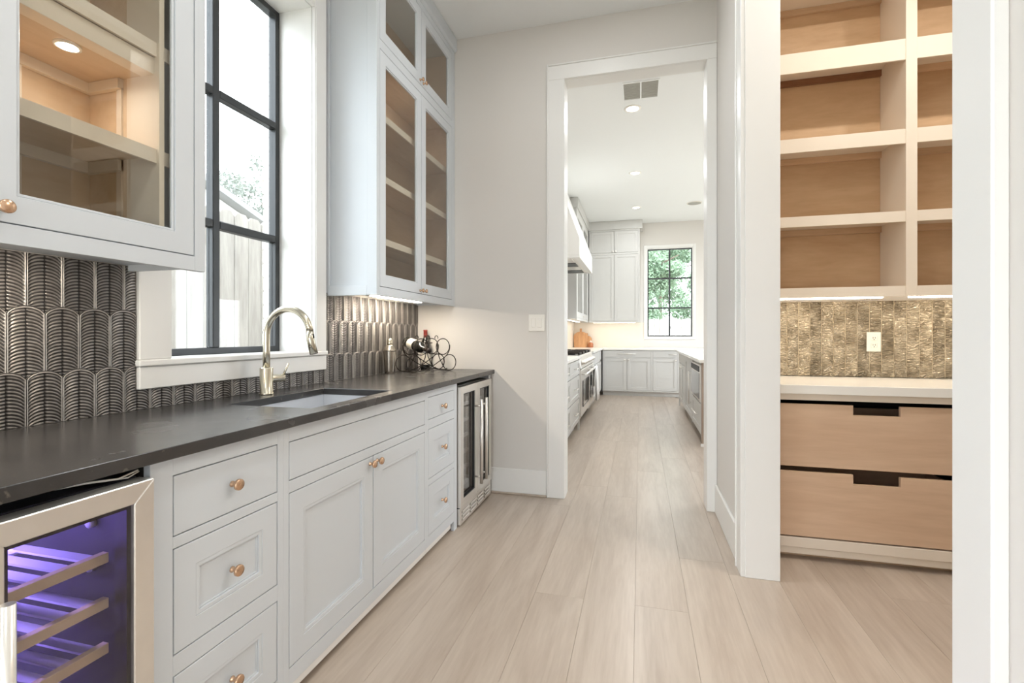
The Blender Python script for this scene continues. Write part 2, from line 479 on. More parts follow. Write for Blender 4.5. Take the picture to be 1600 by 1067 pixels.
# ------------------------------------------------------------------ walls
wl = struct('wall_left')
Y0W, Y1W, Z0W, Z1W = 1.400, 2.249, 1.085, 2.965
box('wall_section', M['wall'], XL - .15, XL, -2.6, -1.75, 0, ZC, wl)
box('wall_section', M['wall'], XL - .15, XL, -0.45, Y0W, 0, ZC, wl)
box('wall_section', M['wall'], XL - .15, XL, -1.75, -0.45, 0, 0.95, wl)
box('wall_section', M['wall'], XL - .15, XL, -1.75, -0.45, 2.965, ZC, wl)
box('wall_section', M['wall'], XL - .15, XL, Y1W, YF, 0, ZC, wl)
box('wall_section', M['wall'], XL - .15, XL, Y0W, Y1W, 0, Z0W, wl)
box('wall_section', M['wall'], XL - .15, XL, Y0W, Y1W, Z1W, ZC, wl)

wf = struct('wall_far')
box('wall_section', M['wall'], XL - .15, -0.55, YF, YF + .13, 0, ZC, wf)
box('wall_section', M['wall'], -0.55, 0.46, YF, YF + .13, 3.065, ZC, wf)
box('wall_section', M['wall'], 0.46, XPR + .1, YF, YF + .13, 0, ZC, wf)

wr = struct('wall_right')
box('wall_section', M['wall'], XR, XR + .152, 2.60, YF, 0, ZC, wr)
box('wall_section', M['wall'], XR, XR + .152, -2.6, 0.905, 0, ZC, wr)
box('wall_section', M['wall'], XR, XR + .152, 0.905, 2.60, 3.2, ZC, wr)

wb_ = struct('wall_back')
box('wall_section', M['wall'], XL - .15, -1.40, -2.7, -2.6, 0, ZC, wb_)
box('wall_section', M['wall'], 0.25, XR + .152, -2.7, -2.6, 0, ZC, wb_)
box('wall_section', M['wall'], -1.40, 0.25, -2.7, -2.6, 2.2, ZC, wb_)  # unseen opening below this piece, added to let sky light in

wp = struct('wall_pantry')
box('wall_section', M['wall'], XPR, XPR + .1, -0.3, YF, 0, ZC, wp)
box('wall_section', M['wall'], XR + .152, XPR + .1, -0.4, -0.3, 0, ZC, wp)
pback = box('wall_section', M['groutpale'], XR + .152, XPR, YPB - .0078, YF, 0.93, 1.399, wp)

wk = struct('wall_kitchen')
box('wall_section', M['wall'], XKL - .1, XKL, YF + .13, YKB, 0, ZC, wk)
WX0, WX1, WZ0, WZ1 = 0.133, 1.024, 1.140, 2.948
box('wall_section', M['wall'], XKL - .1, WX0, YKB, YKB + .15, 0, ZC, wk)
box('wall_section', M['wall'], WX1, XKR, YKB, YKB + .15, 0, ZC, wk)
box('wall_section', M['wall'], WX0, WX1, YKB, YKB + .15, 0, WZ0, wk)
box('wall_section', M['wall'], WX0, WX1, YKB, YKB + .15, WZ1, ZC, wk)
box('wall_section', M['wall'], XKR, XKR + .1, YF + .13, 5.2, 0, ZC, wk)
box('wall_section', M['wall'], XKR, XKR + .1, 8.8, YKB + .15, 0, ZC, wk)
box('wall_section', M['wall'], XKR, XKR + .1, 5.2, 8.8, 2.8, ZC, wk)  # opening below is out of view, added to bring daylight into the kitchen
box('wall_section', M['wall'], XKR, XKR + .1, 5.2, 8.8, 0, 0.4, wk)
box('wall_section', M['wall'], XPR + .1, XKR + .1, YF, YF + .13, 0, ZC, wk)

sbox('ceiling', M['ceil'], -1.9, 3.75, -2.7, 10.45, ZC, ZC + .1)

# cased opening to the kitchen
t1 = struct('trim_1')
JY0, JY1 = YF - .02, YF + .15
box('jamb', M['trim'], -0.55, -0.53, JY0 + .02, JY1 - .02, 0, 3.065, t1)
box('jamb', M['trim'], 0.435, 0.46, JY0 + .02, JY1 - .02, 0, 3.065, t1)
box('jamb', M['trim'], -0.53, 0.435, JY0 + .02, JY1 - .02, 3.045, 3.065, t1)
box('casing', M['trim'], -0.648, -0.53, JY0, YF, 0, 3.045, t1, 0.003)
box('casing', M['trim'], 0.435, XR - .001, JY0, YF, 0, 3.045, t1, 0.003)
box('head_casing', M['trim'], -0.648, XR - .001, JY0, YF, 3.045, 3.148, t1, 0.003)
box('back_band', M['trim'], -0.660, -0.646, JY0 - .006, YF, 0, 3.160, t1, 0.003)
box('back_band', M['trim'], -0.646, XR - .001, JY0 - .006, YF, 3.148, 3.160, t1, 0.003)
box('casing', M['trim'], -0.648, -0.53, YF + .13, YF + .15, 0, 3.148, t1, 0.003)
box('casing', M['trim'], 0.435, 0.55, YF + .13, YF + .15, 0, 3.148, t1, 0.003)

# cased opening to the pantry
t2 = struct('trim_2')
box('jamb', M['trim'], XR - .002, XR + .154, 2.582, 2.600, 0, 3.2, t2, 0.002)
box('jamb', M['trim'], XR - .002, XR + .154, 0.905, 0.925, 0, 3.2, t2, 0.002)
box('jamb', M['trim'], XR - .002, XR + .154, 0.925, 2.582, 3.18, 3.2, t2)
box('casing', M['trim'], XR - .022, XR, 2.586, 2.690, 0, 3.18, t2, 0.003)
box('back_band', M['trim'], XR - .028, XR, 2.690, 2.704, 0, 3.28, t2, 0.003)
box('casing', M['trim'], XR - .022, XR, 0.829, 0.921, 0, 3.18, t2, 0.003)
box('head_casing', M['trim'], XR - .022, XR, 0.829, 2.69, 3.18, 3.28, t2, 0.003)

# baseboards
bf = struct('baseboard_far')
box('board', M['trim'], -1.09, -0.661, YF - .016, YF, 0.012, 0.19, bf, 0.004)
box('shoe_moulding', M['floor'], -1.085, -0.661, YF - .030, YF - .0165, 0, 0.016, bf, 0.004)
br = struct('baseboard_right')
box('board', M['trim'], XR - .016, XR, 2.705, YF - .021, 0.0, 0.19, br, 0.004)
br2 = struct('baseboard_near')
box('board', M['trim'], XR - .016, XR, -2.6, 0.828, 0.0, 0.19, br2, 0.004)

# ------------------------------------------------------------------ window over the sink
def window(name, parts_mat=None):
    return struct(name)
w1 = struct('window_1')
XGf, XGb = -1.909, -1.955
FY0, FY1, FZ0, FZ1 = 1.415, 2.234, 1.100, 2.950
# white jamb lining
box('jamb_lining', M['trim'], XL - .255, XL - .001, FY0 - .015, FY0, FZ0, FZ1 + .015, w1)
box('jamb_lining', M['trim'], XL - .255, XL - .001, FY1, FY1 + .015, FZ0, FZ1 + .015, w1)
box('jamb_lining', M['trim'], XL - .255, XL - .001, FY0, FY1, FZ1, FZ1 + .015, w1)
box('window_stool', M['trim'], XL - .255, XL - .001, FY0, FY1, FZ0 - .015, FZ0, w1)
box('window_stool', M['trim'], XL, XL + .030, 1.288, 2.336, 1.078, 1.102, w1, 0.004)
box('apron', M['trim'], XL, XL + .022, 1.294, 2.331, 0.998, 1.077, w1, 0.003)
box('casing', M['trim'], XL, XL + .022, 1.294, FY0, 1.1025, 3.055, w1, 0.003)
box('casing', M['trim'], XL, XL + .022, FY1, 2.331, 1.1025, 3.055, w1, 0.003)
box('head_casing', M['trim'], XL, XL + .022, FY0, FY1, FZ1, 3.055, w1, 0.003)
box('inner_bead', M['trim'], XL + .0215, XL + .029, FY1 + .002, FY1 + .014, 1.1025, FZ1, w1, 0.003)
Fw = face_px(XGf)
MB(Fw).ring_frame(FY0, FY1, FZ0, FZ1, 0.030, -.046, 0).build('frame', M['black'], w1, 0.002)
ym = (FY0 + FY1) / 2
box('muntin', M['black'], XGb + .004, XGf + .002, ym - .019, ym + .019, FZ0 + .03, FZ1 - .03, w1, 0.004)
zr = [FZ0, 1.706, 2.322, FZ1]
for z in zr[1:3]:
    for a, b in ((FY0 + .03, ym - .019), (ym + .019, FY1 - .03)):
        box('muntin', M['black'], XGb + .004, XGf + .002, a, b, z - .019, z + .019, w1, 0.004)
for i in range(3):
    for a, b in ((FY0 + .03, ym - .019), (ym + .019, FY1 - .03)):
        za = zr[i] + (.03 if i == 0 else .019); zb = zr[i + 1] - (.03 if i == 2 else .019)
        box('pane', M['glass'], XGb + .020, XGb + .026, a, b, za, zb, w1)

w3 = struct('added_fill_window')  # unseen window behind the camera, added to brighten the right wall
MB(face_px(XL - .10)).ring_frame(-1.75, -0.45, .95, 2.965, .035, -.045, 0).build('frame', M['black'], w3, 0.002)
box('muntin', M['black'], XL - .145, XL - .10, -1.12, -1.08, .985, 2.93, w3)
for a, b in ((-1.715, -1.12), (-1.08, -.485)): box('pane', M['glass'], XL - .125, XL - .119, a, b, .985, 2.93, w3)
# ------------------------------------------------------------------ relief tiles of the bar backsplash
TW, TP, TA = 0.0900, 0.1900, 0.030
TX = XL + 0.0006
_tcache = {}
def arch(a):
    q = min(1.0, abs(a) / (TW / 2)); return TA * math.sqrt(max(0.0, 1 - q * q))
def tile_mesh(clip):
    """clip = (a0, a1, b0, b1) kept window in tile coordinates (a across, b up from the lower cusp)."""
    if clip in _tcache: return _tcache[clip]
    g = 0.0011; hw = TW / 2 - g
    bm = bmesh.new()
    fr = [-1, -.98, -.955, -.92, -.74, -.58, -.42, -.26, -.12, -.05, 0, .05, .12, .26, .42, .58, .74, .92, .955, .98, 1]
    NR = 22; per = 4
    cols = []
    for q in fr:
        a = q * hw
        top = TP + arch(a) - g
        bot = TA * math.sqrt(max(0.0, 1 - (1 - abs(q)) ** 2)) + g
        n = NR * per; col = []
        ss = [0.0, 0.0035] + [0.006 + (i / n) * (TP + TA - 0.008) for i in range(n + 1)]
        for s in ss:
            b = top - s
            clampd = b < bot
            b = max(b, bot)
            ph = ((s - 0.006) / ((TP + TA) / NR)) % 1.0
            rid = 0.5 - 0.5 * math.cos(2 * PI * ph)
            rid = rid ** 0.9
            edge = abs(q)
            if edge > .95: h = 0.0116 - (0.0010 if edge > .98 else 0)
            elif s < 0.0045: h = 0.0106 + (0.0010 if s > .001 else 0)
            elif edge < .03: h = 0.0068
            else:
                fade = min(1, (0.98 - edge) / 0.09) * min(1, edge / 0.1)
                h = 0.0066 + 0.0004 * math.sin(PI * edge) + 0.0038 * rid * fade
            col.append(bm.verts.new((h, a, b)))
        cols.append(col)
    for i in range(len(cols) - 1):
        for j in range(len(cols[0]) - 1):
            p = (cols[i][j], cols[i + 1][j], cols[i + 1][j + 1], cols[i][j + 1])
            if (p[0].co - p[3].co).length < 1e-6 and (p[1].co - p[2].co).length < 1e-6: continue
            f = bm.faces.new(p); f.smooth = True
    bmesh.ops.remove_doubles(bm, verts=bm.verts, dist=1e-6)
    # skirt back to the wall
    be = [e for e in bm.edges if len(e.link_faces) == 1]
    r = bmesh.ops.extrude_edge_only(bm, edges=be)
    for v in r['geom']:
        if isinstance(v, bmesh.types.BMVert): v.co.x = 0.0
    for f in [g_ for g_ in r['geom'] if isinstance(g_, bmesh.types.BMFace)]: f.smooth = False
    a0, a1, b0, b1 = clip
    for co, no in (((0, a0, 0), (0, -1, 0)), ((0, a1, 0), (0, 1, 0)), ((0, 0, b0), (0, 0, -1)), ((0, 0, b1), (0, 0, 1))):
        bmesh.ops.bisect_plane(bm, geom=list(bm.verts) + list(bm.edges) + list(bm.faces), plane_co=co, plane_no=no, clear_outer=True)
    bmesh.ops.recalc_face_normals(bm, faces=bm.faces)
    me = None
    if len(bm.faces) > 8:
        me = bpy.data.meshes.new('tile'); bm.to_mesh(me); me.materials.append(M['pewter'])
        # normals must look into the room
        if sum(p.normal.x * p.area for p in me.polygons) < 0: me.flip_normals()
    bm.free(); _tcache[clip] = me
    return me

def lay_tiles(y0, y1, z0, z1):
    box('grout_bed', M['grout'], XL, XL + .0064, y0, y1, z0, z1, wl)
    ZB = 1.083 - TP - TA      # lower cusp height of the bottom row
    for row in range(-1, 4):
        zb = ZB + row * TP
        off = 0.979 + (TW / 2 if row % 2 == 0 else 0)
        i0 = int(math.floor((y0 - off) / TW)) - 1; i1 = int(math.ceil((y1 - off) / TW)) + 1
        for i in range(i0, i1 + 1):
            yc = off + i * TW
            c = (max(-1, round(y0 - yc, 4)) if y0 - yc > -TW / 2 else -1, min(1, round(y1 - yc, 4)) if y1 - yc < TW / 2 else 1,
                 round(z0 - zb, 4) if z0 > zb else -1, round(z1 - zb, 4) if z1 < zb + TP + TA else 1)
            if c[0] > TW / 2 - .004 or c[1] < -TW / 2 + .004 or c[2] > TP + TA - .004 or c[3] < .004: continue
            me = tile_mesh(c)
            if me is None: continue
            o = bpy.data.objects.new('tile', me); COL.objects.link(o); o.parent = wl
            o.location = (TX + random.uniform(0, .0006), yc, zb)
lay_tiles(0.55, 1.290, 0.928, 1.425)
lay_tiles(1.290, 2.335, 0.928, 0.997)
lay_tiles(2.335, 3.498, 0.928, 1.425)

# ------------------------------------------------------------------ bar base cabinets
XF = -1.09
FF = face_px(XF)
XB = XL + .004
def base_unit(name, y0, y1, label, left_leg=False, right_leg=False):
    t = thing(name, (XB, (y0 + y1) / 2, 0), label, 'cabinet', 'grey inset cabinets under the bar')
    m = MB(); m.box(XB, XF - .075, y0, y1, 0.0, 0.06); m.build('toe_kick', M['cab'], t)
    m = MB()
    m.box(XB, XF - .02, y0, y0 + .016, .06, .893); m.box(XB, XF - .02, y1 - .016, y1, .06, .893)
    m.box(XB, XF - .02, y0 + .016, y1 - .016, .06, .076); m.box(XB, XB + .008, y0 + .016, y1 - .016, .076, .893)
    m.build('carcass', M['gap'], t)
    return t
def frame_piece(t, pieces):
    for n, a0, a1, b0, b1 in pieces:
        MB(FF).box(a0, a1, b0, b1, -.02, 0).build(n, M['cab'], t, 0.0008)

YA0, YA1, YB1, YC1 = 0.862, 1.292, 2.352, 2.790
ua = base_unit('drawer_cabinet', YA0, YA1, 'grey three drawer cabinet between the purple lit wine cooler and the sink cabinet')
frame_piece(ua, [('stile', YA0, .918, .06, .895), ('stile', 1.267, YA1, .06, .895), ('rail', .918, 1.267, .850, .895),
                 ('rail', .918, 1.267, .672, .700), ('rail', .918, 1.267, .363, .412), ('rail', .918, 1.267, .060, .115)])
d = slab(FF, 'drawer', .918, 1.267, .700, .850, M['cab'], ua); knob(FF, 1.0925, .778, d)
d = panel_front(FF, 'drawer', .918, 1.267, .412, .672, M['cab'], ua, 0.060); knob(FF, 1.0925, .542, d)
d = panel_front(FF, 'drawer', .918, 1.267, .115, .363, M['cab'], ua, 0.060); knob(FF, 1.0925, .239, d)
MB(FF).box(YA0, YA1, .030, .0595, -.045, -.004).build('base_strip', M['trim'], ua, 0.003)

ub = base_unit('sink_cabinet', YA1, YB1, 'wide grey double door cabinet below the sink')
frame_piece(ub, [('stile', YA1, 1.317, .06, .895), ('stile', 2.333, YB1, .06, .895), ('rail', 1.317, 2.333, .846, .895),
                 ('rail', 1.317, 2.333, .681, .719), ('rail', 1.317, 2.333, .060, .115)])
slab(FF, 'false_front', 1.317, 2.333, .719, .846, M['cab'], ub)
d = panel_front(FF, 'door', 1.317, 1.825, .115, .681, M['cab'], ub, 0.068); knob(FF, 1.797, .652, d)
d = panel_front(FF, 'door', 1.825, 2.333, .115, .681, M['cab'], ub, 0.068); knob(FF, 1.853, .652, d)
MB(FF).box(YA1, YB1, .030, .0595, -.045, -.004).build('base_strip', M['trim'], ub, 0.003)

uc = base_unit('drawer_cabinet', YB1, YC1, 'narrow grey three drawer cabinet between the sink cabinet and the steel double door cooler')
frame_piece(uc, [('stile', YB1, 2.372, .06, .895), ('stile', 2.742, YC1, .0, .895), ('rail', 2.372, 2.742, .857, .895),
                 ('rail', 2.372, 2.742, .686, .735), ('rail', 2.372, 2.742, .386, .418), ('rail', 2.372, 2.742, .060, .115)])
d = slab(FF, 'drawer', 2.372, 2.742, .735, .857, M['cab'], uc); knob(FF, 2.557, .787, d)
d = panel_front(FF, 'drawer', 2.372, 2.742, .418, .686, M['cab'], uc, 0.062); knob(FF, 2.557, .555, d)
d = panel_front(FF, 'drawer', 2.372, 2.742, .115, .386, M['cab'], uc, 0.062); knob(FF, 2.557, .252, d)
MB(FF).box(YB1, 2.70, .030, .0595, -.045, -.004).build('base_strip', M['trim'], uc, 0.003)

# ------------------------------------------------------------------ worktop with sink cut-out
ct = thing('countertop', (-1.38, 1.8, .897), 'long honed black stone worktop running along the bar', 'countertop')
SX0, SX1, SY0, SY1 = -1.505, -1.135, 1.486, 2.063
m = MB()
Xa, Xb_, Ya, Yb = XL + .0065, -1.063, 0.505, 3.498
vx = [Xa, SX0, SX1, Xb_]; vy = [Ya, SY0, SY1, Yb]
bm = m.bm
grid = {}
for zi, z in enumerate((.897, .927)):
    for i, x in enumerate(vx):
        for j, y in enumerate(vy): grid[i, j, zi] = bm.verts.new((x, y, z))
for zi in (0, 1):
    for i in range(3):
        for j in range(3):
            if (i, j) == (1, 1): continue
            bm.faces.new((grid[i, j, zi], grid[i + 1, j, zi], grid[i + 1, j + 1, zi], grid[i, j + 1, zi]))
def sidef(l):
    for p, q in zip(l, l[1:]):
        bm.faces.new((grid[*p, 0], grid[*q, 0], grid[*q, 1], grid[*p, 1]))
sidef([(0, 0), (1, 0), (2, 0), (3, 0), (3, 1), (3, 2), (3, 3), (2, 3), (1, 3), (0, 3), (0, 2), (0, 1), (0, 0)])
sidef([(1, 1), (2, 1), (2, 2), (1, 2), (1, 1)])
m.build('slab', M['counter'], ct, 0.0015)

sk = thing('sink', (-1.32, 1.775, .895), 'rectangular undermount sink basin set below the black worktop', 'sink')
m = MB(); e = 0.004
bz = .70
m.box(SX0 - .012, SX0 - e, SY0 - .012, SY1 + .012, bz, .8965); m.box(SX1 + e, SX1 + .012, SY0 - .012, SY1 + .012, bz, .8965)
m.box(SX0 - e, SX1 + e, SY0 - .012, SY0 - e, bz, .8965); m.box(SX0 - e, SX1 + e, SY1 + e, SY1 + .012, bz, .8965)
m.box(SX0 - .012, SX1 + .012, SY0 - .012, SY1 + .012, bz - .008, bz)
m.build('basin', M['steel_sink'], sk)
MB().lathe([(0, .0), (.045, .0), (.045, .003), (.036, .004), (.03, .001), (0, .001)], (-1.32, 1.80, bz)).build('drain', M['steel'], sk)

# ------------------------------------------------------------------ tap
fx, fy, fz = -1.592, 1.782, .927
fa = thing('faucet', (fx, fy, fz), 'brushed nickel gooseneck tap standing behind the sink', 'faucet')
MB().lathe([(.030, 0), (.030, .006), (.027, .008), (.027, .115), (.0255, .119), (.016, .120), (0, .120)], (fx, fy, fz)).build('body', M['nickel'], fa)
pts = [(fx, fy, fz + .118), (fx, fy, 1.12)]
R = .112; cz = 1.190
for i in range(0, 21):
    a = PI - i * (PI * 0.955) / 20
    pts.append((fx + R + R * math.cos(a), fy, cz + R * math.sin(a)))
MB().tube(pts, .0150, 16).build('spout', M['nickel'], fa)
ex, ez = pts[-1][0], pts[-1][2]
dx, dz = .010, -.04
MB().tube([(ex, fy, ez), (ex + dx * .3, fy, ez - .035), (ex + .020, fy, ez - .098)], [.0158, .0165, .0172], 16).build('spray_head', M['nickel'], fa)
MB().tube([(ex + .0165, fy, ez - .012), (ex + .0195, fy, ez - .030)], .0035, 8).build('spray_button', M['rubber'], fa)
MB().lathe([(0, 0), (.0170, 0), (.0175, .004), (.0175, .060), (.016, .064), (0, .064)], (fx, fy + .022, .995), (0.35, 1, 0), 20).build('valve', M['nickel'], fa)
MB().tube([(fx + .022, fy + .080, 1.008), (fx + .034, fy + .098, 1.060)], [.0052, .0045], 10).build('lever', M['nickel'], fa)

# ------------------------------------------------------------------ purple-lit wine cooler
wc0, wc1 = 0.534, 0.8475
wc = thing('wine_cooler', (-1.4, .685, 0), 'stainless framed wine cooler glowing purple beside the three drawer cabinet', 'wine cooler')
m = MB()
xb, xf = -1.64, -1.112
m.box(xb, xf, wc0, wc0 + .03, .06, .868); m.box(xb, xf, wc1 - .03, wc1, .06, .868)
m.box(xb, xf, wc0 + .03, wc1 - .03, .838, .868); m.box(xb, xf, wc0 + .03, wc1 - .03, .06, .09); m.box(xb, xb + .02, wc0 + .03, wc1 - .03, .09, .838)
m.build('body', M['coolerin'], wc)
FD = face_px(-1.056)
m = MB(FD); m.ring_frame(wc0 + .002, wc1 - .002, .085, .868, .0445, -.045, 0, mitre=True)
dr = m.build('door', M['steel'], wc, 0.002)
MB(FD).box(wc0 + .044, wc1 - .044, .127, .826, -.010, -.006).build('glass', M['coolerglass'], dr)
MB(FD).ring_frame(wc0 + .0468, wc1 - .0468, .1298, .8232, .009, -.0445, -.0105).build('gasket', M['rubber'], dr)
m = MB(FD); m.tube([(.562, .742, .040), (.562, .20, .040)], .0105, 16)
m.tube([(.562, .70, .0), (.562, .70, .04)], .006, 10); m.tube([(.562, .24, 0), (.562, .24, .04)], .006, 10)
m.build('handle', M['steel'], dr)
MB().tube([(-1.16, .70, .874), (-1.10, .745, .884), (-1.088, .79, .879), (-1.092, .835, .886)], .0022, 6).build('cable', M['plate'], wc)
MB().tube([(-1.18, .72, .873), (-1.11, .77, .877), (-1.094, .815, .874), (-1.098, .842, .881)], .0018, 6).build('cable', M['plate'], wc)
MB().box(xb, -1.09, wc0, wc1, 0.0, .058).build('kick_plate', M['rubber'], wc)
for i in range(7):
    z = .717 - i * .0985
    m = MB(); m.box(-1.135, -1.118, wc0 + .034, wc1 - .055, z - .022, z); sh = m.build('shelf', M['shelfwood'], wc, 0.001)
    for j in range(5):
        y = wc0 + .052 + j * .0465
        m = MB(); m.box(-1.60, -1.1355, y - .0125, y + .0125, z - .013, z - .008); m.build('rack_slat', M['chrome'], sh)
    for x in (-1.59, -1.36):
        m = MB(); m.box(x - .012, x + .012, wc0 + .036, wc1 - .055, z - .018, z - .0132); m.build('cross_bar', M['chrome'], sh)
MB().box(xb + .05, -1.25, wc0 + .09, wc0 + .12, .826, .8375).build('led_strip', M['purple'], wc)
MB().box(xb + .021, xb + .028, wc0 + .10, wc0 + .115, .20, .80).build('led_strip', M['purple'], wc)
MB().lathe([(0, 0), (.011, 0), (.011, .010), (.007, .013), (0, .013)], (-1.20, wc1 - .0305, .765), (0, -1, 0), 14).build('shelf_pin', M['chrome'], wc)
MB().lathe([(0, 0), (.011, 0), (.011, .010), (.007, .013), (0, .013)], (-1.20, wc1 - .0305, .665), (0, -1, 0), 14).build('shelf_pin', M['chrome'], wc)

# ------------------------------------------------------------------ steel double-door cooler
b0, b1 = 2.798, 3.430
bc = thing('beverage_cooler', (-1.4, 3.114, 0), 'stainless cooler with two glass doors and long bar handles beside the far wall', 'beverage cooler')
m = MB(); xb, xf = -1.66, -1.112
m.box(xb, xf, b0, b0 + .03, .02, .868); m.box(xb, xf, b1 - .03, b1, .02, .868); m.box(xb, xf, b0 + .03, b1 - .03, .838, .868)
m.box(xb, xf, b0 + .03, b1 - .03, .02, .09); m.box(xb, xb + .02, b0 + .03, b1 - .03, .09, .838); m.box(xb + .02, xf, 3.104, 3.124, .09, .838)
m.build('body', M['coolergrey'], bc)
FB = face_px(-1.066)
for a0, a1, hy_ in ((b0 + .002, 3.113, 3.060), (3.115, b1 - .002, 3.168)):
    m = MB(FB); m.ring_frame(a0, a1, .118, .866, .046, -.042, 0); d = m.build('door', M['steel'], bc, 0.002)
    MB(FB).box(a0 + .044, a1 - .044, .16, .824, -.028, -.024).build('glass', M['coolerglass2'], d)
    MB(FB).ring_frame(a0 + .046, a1 - .046, .164, .820, .006, -.022, -.006).build('gasket', M['rubber'], d)
    m = MB(FB); m.tube([(hy_, .76, .045), (hy_, .20, .045)], .011, 14)
    m.tube([(hy_, .715, -.001), (hy_, .715, .045)], .0065, 10); m.tube([(hy_, .245, -.001), (hy_, .245, .045)], .0065, 10)
    m.build('handle', M['steel'], d)
for i in range(6):
    z = .74 - i * .105
    m = MB(); m.box(-1.145, -1.125, b0 + .034, 3.10, z - .02, z); sh = m.build('shelf', M['chrome'], bc, 0.001)
    m = MB(); m.box(-1.6, -1.145, b0 + .034, 3.10, z - .014, z - .010); m.build('rack_panel', M['coolergrey'], sh)
    m = MB(); m.box(-1.145, -1.125, 3.13, b1 - .034, z - .02, z); sh = m.build('shelf', M['chrome'], bc, 0.001)
MB(FB).box(b0 + .004, b1 - .004, .1125, .1195, -.04, -.014).build('door_gap_shade', M['rubber'], bc)  # dark strip standing in for the shade in the gap below the doors
# louvred grille
gr = MB(FB).box(b0 + .002, b1 - .002, .012, .112, -.042, -.006).build('grille', M['steel'], bc, 0.002)
for i in range(4):
    y = b0 + .03 + i * .146
    for k_ in range(3):
        z = .030 + k_ * .024
        MB(FB).box(y - .002, y + .117, z + .001, z + .0135, -.012, -.0052).build('louvre_slot_shade', M['slot'], gr)  # dark box standing in for the shade behind each louvre
        m = MB(FB)
        m.hexa([(y, z, -.010), (y + .115, z, -.010), (y + .115, z + .004, -.010), (y, z + .004, -.010),
                (y, z + .010, .004), (y + .115, z + .010, .004), (y + .115, z + .016, -.002), (y, z + .016, -.002)])
        m.build('louvre', M['steel'], gr)
MB().box(-1.60, -1.12, b0, b1, .0, .018).build('foot', M['rubber'], bc)
fs = tag(MB().box(XB, XF, 3.436, 3.482, 0, .895).build('filler_panel', M['cab'], None, 0.001), 'thin grey filler strip between the steel cooler and the far wall', 'panel')

# ------------------------------------------------------------------ wall cabinets over the bar
XU = -1.385
FU = face_px(XU)
def upper_shell(t, y0, y1, z0, z1, lined, hidden_left=False):
    x0 = XL + .0012 if z0 > 1.43 else XL + .0012
    m = MB()
    m.box(XL + .002, XU - .02, y0, y0 + .018, z0 + .012, z1); m.build('side_panel', M['cab'], t)
    m = MB(); m.box(XL + .002, XU - .02, y1 - .018, y1, z0 + .012, z1); m.build('side_panel', M['cab'], t)
    m = MB(); m.box(XL + .002, XU - .02, y0 + .018, y1 - .018, z0 + .032, z0 + .050); m.build('bottom_panel', M['cab'], t)
    m = MB(); m.box(XL + .002, XU - .02, y0 + .018, y1 - .018, z1 - .018, z1); m.build('top_panel', M['cab'], t)
    m = MB(); m.box(XL + .002, XL + .014, y0 + .018, y1 - .018, z0 + .05, z1 - .018); m.build('back_panel', M['plywood'], t)

# right one
uy0, uy1, uz0, uz1 = 2.370, 3.497, 1.408, 3.365
ur = thing('wall_cabinet', (-1.55, 2.93, uz0), 'tall grey wall cabinet with four glass doors right of the window', 'cabinet', 'grey glass door wall cabinets')
upper_shell(ur, uy0, uy1, uz0, uz1, True)
for n, a0, a1, c0, c1 in (('stile', uy0, 2.386, uz0, uz1), ('stile', 3.440, uy1, uz0, uz1), ('rail', 2.386, 3.440, uz0, 1.456),
                          ('rail', 2.386, 3.440, 2.770, 2.822), ('rail', 2.386, 3.440, 3.328, uz1)):
    MB(FU).box(a0, a1, c0, c1, -.02, 0).build(n, M['cab'], ur, 0.0008)
ymid = 2.913
for (a0, a1, kk) in ((2.386, ymid, ymid - .025), (ymid, 3.440, ymid + .025)):
    d = glass_door(FU, 'door', a0, a1, 1.456, 2.770, M['cab'], ur, 0.062); knob(FU, kk, 1.478, d, 'brass', .0125)
    d = glass_door(FU, 'door', a0, a1, 2.822, 3.328, M['cab'], ur, 0.062); knob(FU, kk, 2.850, d, 'brass', .0125)
for z in (1.745, 2.105, 2.455, 2.805):
    sh = MB().box(XL + .014, XU - .045, uy0 + .018, uy1 - .018, z - .020, z).build('shelf', M['plywood'], ur)
    MB().box(XU - .045, XU - .037, uy0 + .018, uy1 - .018, z - .038, z).build('shelf_edge', M['cream'], sh)
m = MB(); m.box(XL + .014, XU - .022, uy0 + .0182, uy0 + .021, uz0 + .051, uz1 - .019); m.build('lining', M['plywood'], ur)
m = MB(); m.box(XL + .014, XU - .022, uy1 - .021, uy1 - .0182, uz0 + .051, uz1 - .019)
m.build('lining', M['plywood'], ur)
# applied end panel on the window side
FE = face_ny(uy0)
m = MB(FE)
m.box(XL + .003, XL + .020, uz0, uz1, 0, .016); m.box(-1.447, XU, uz0, uz1, 0, .016)
m.box(XL + .020, -1.447, uz0, uz0 + .055, 0, .016); m.box(XL + .020, -1.447, uz1 - .05, uz1, 0, .016)
m.build('end_frame', M['cab'], ur, 0.0015)
MB().lathe([(0, 0), (.024, 0), (.024, .002), (0, .002)], (-1.424, 2.93, 2.782)).build('puck_light', M['puck'], ur)  # hidden puck, added behind the rail to brighten the cabinet interior
# crown
m = MB()
A = [(XL + .002, 0, uz1), (XU + .006, 0, uz1), (XU + .020, 0, uz1 + .012), (XU + .020, 0, ZC - .006), (XL + .002, 0, ZC - .006)]
m.prism([(x, uy0 - .02, z) for x, _, z in A], [(x, uy1, z) for x, _, z in A]); m.build('crown', M['cab'], ur, 0.001)

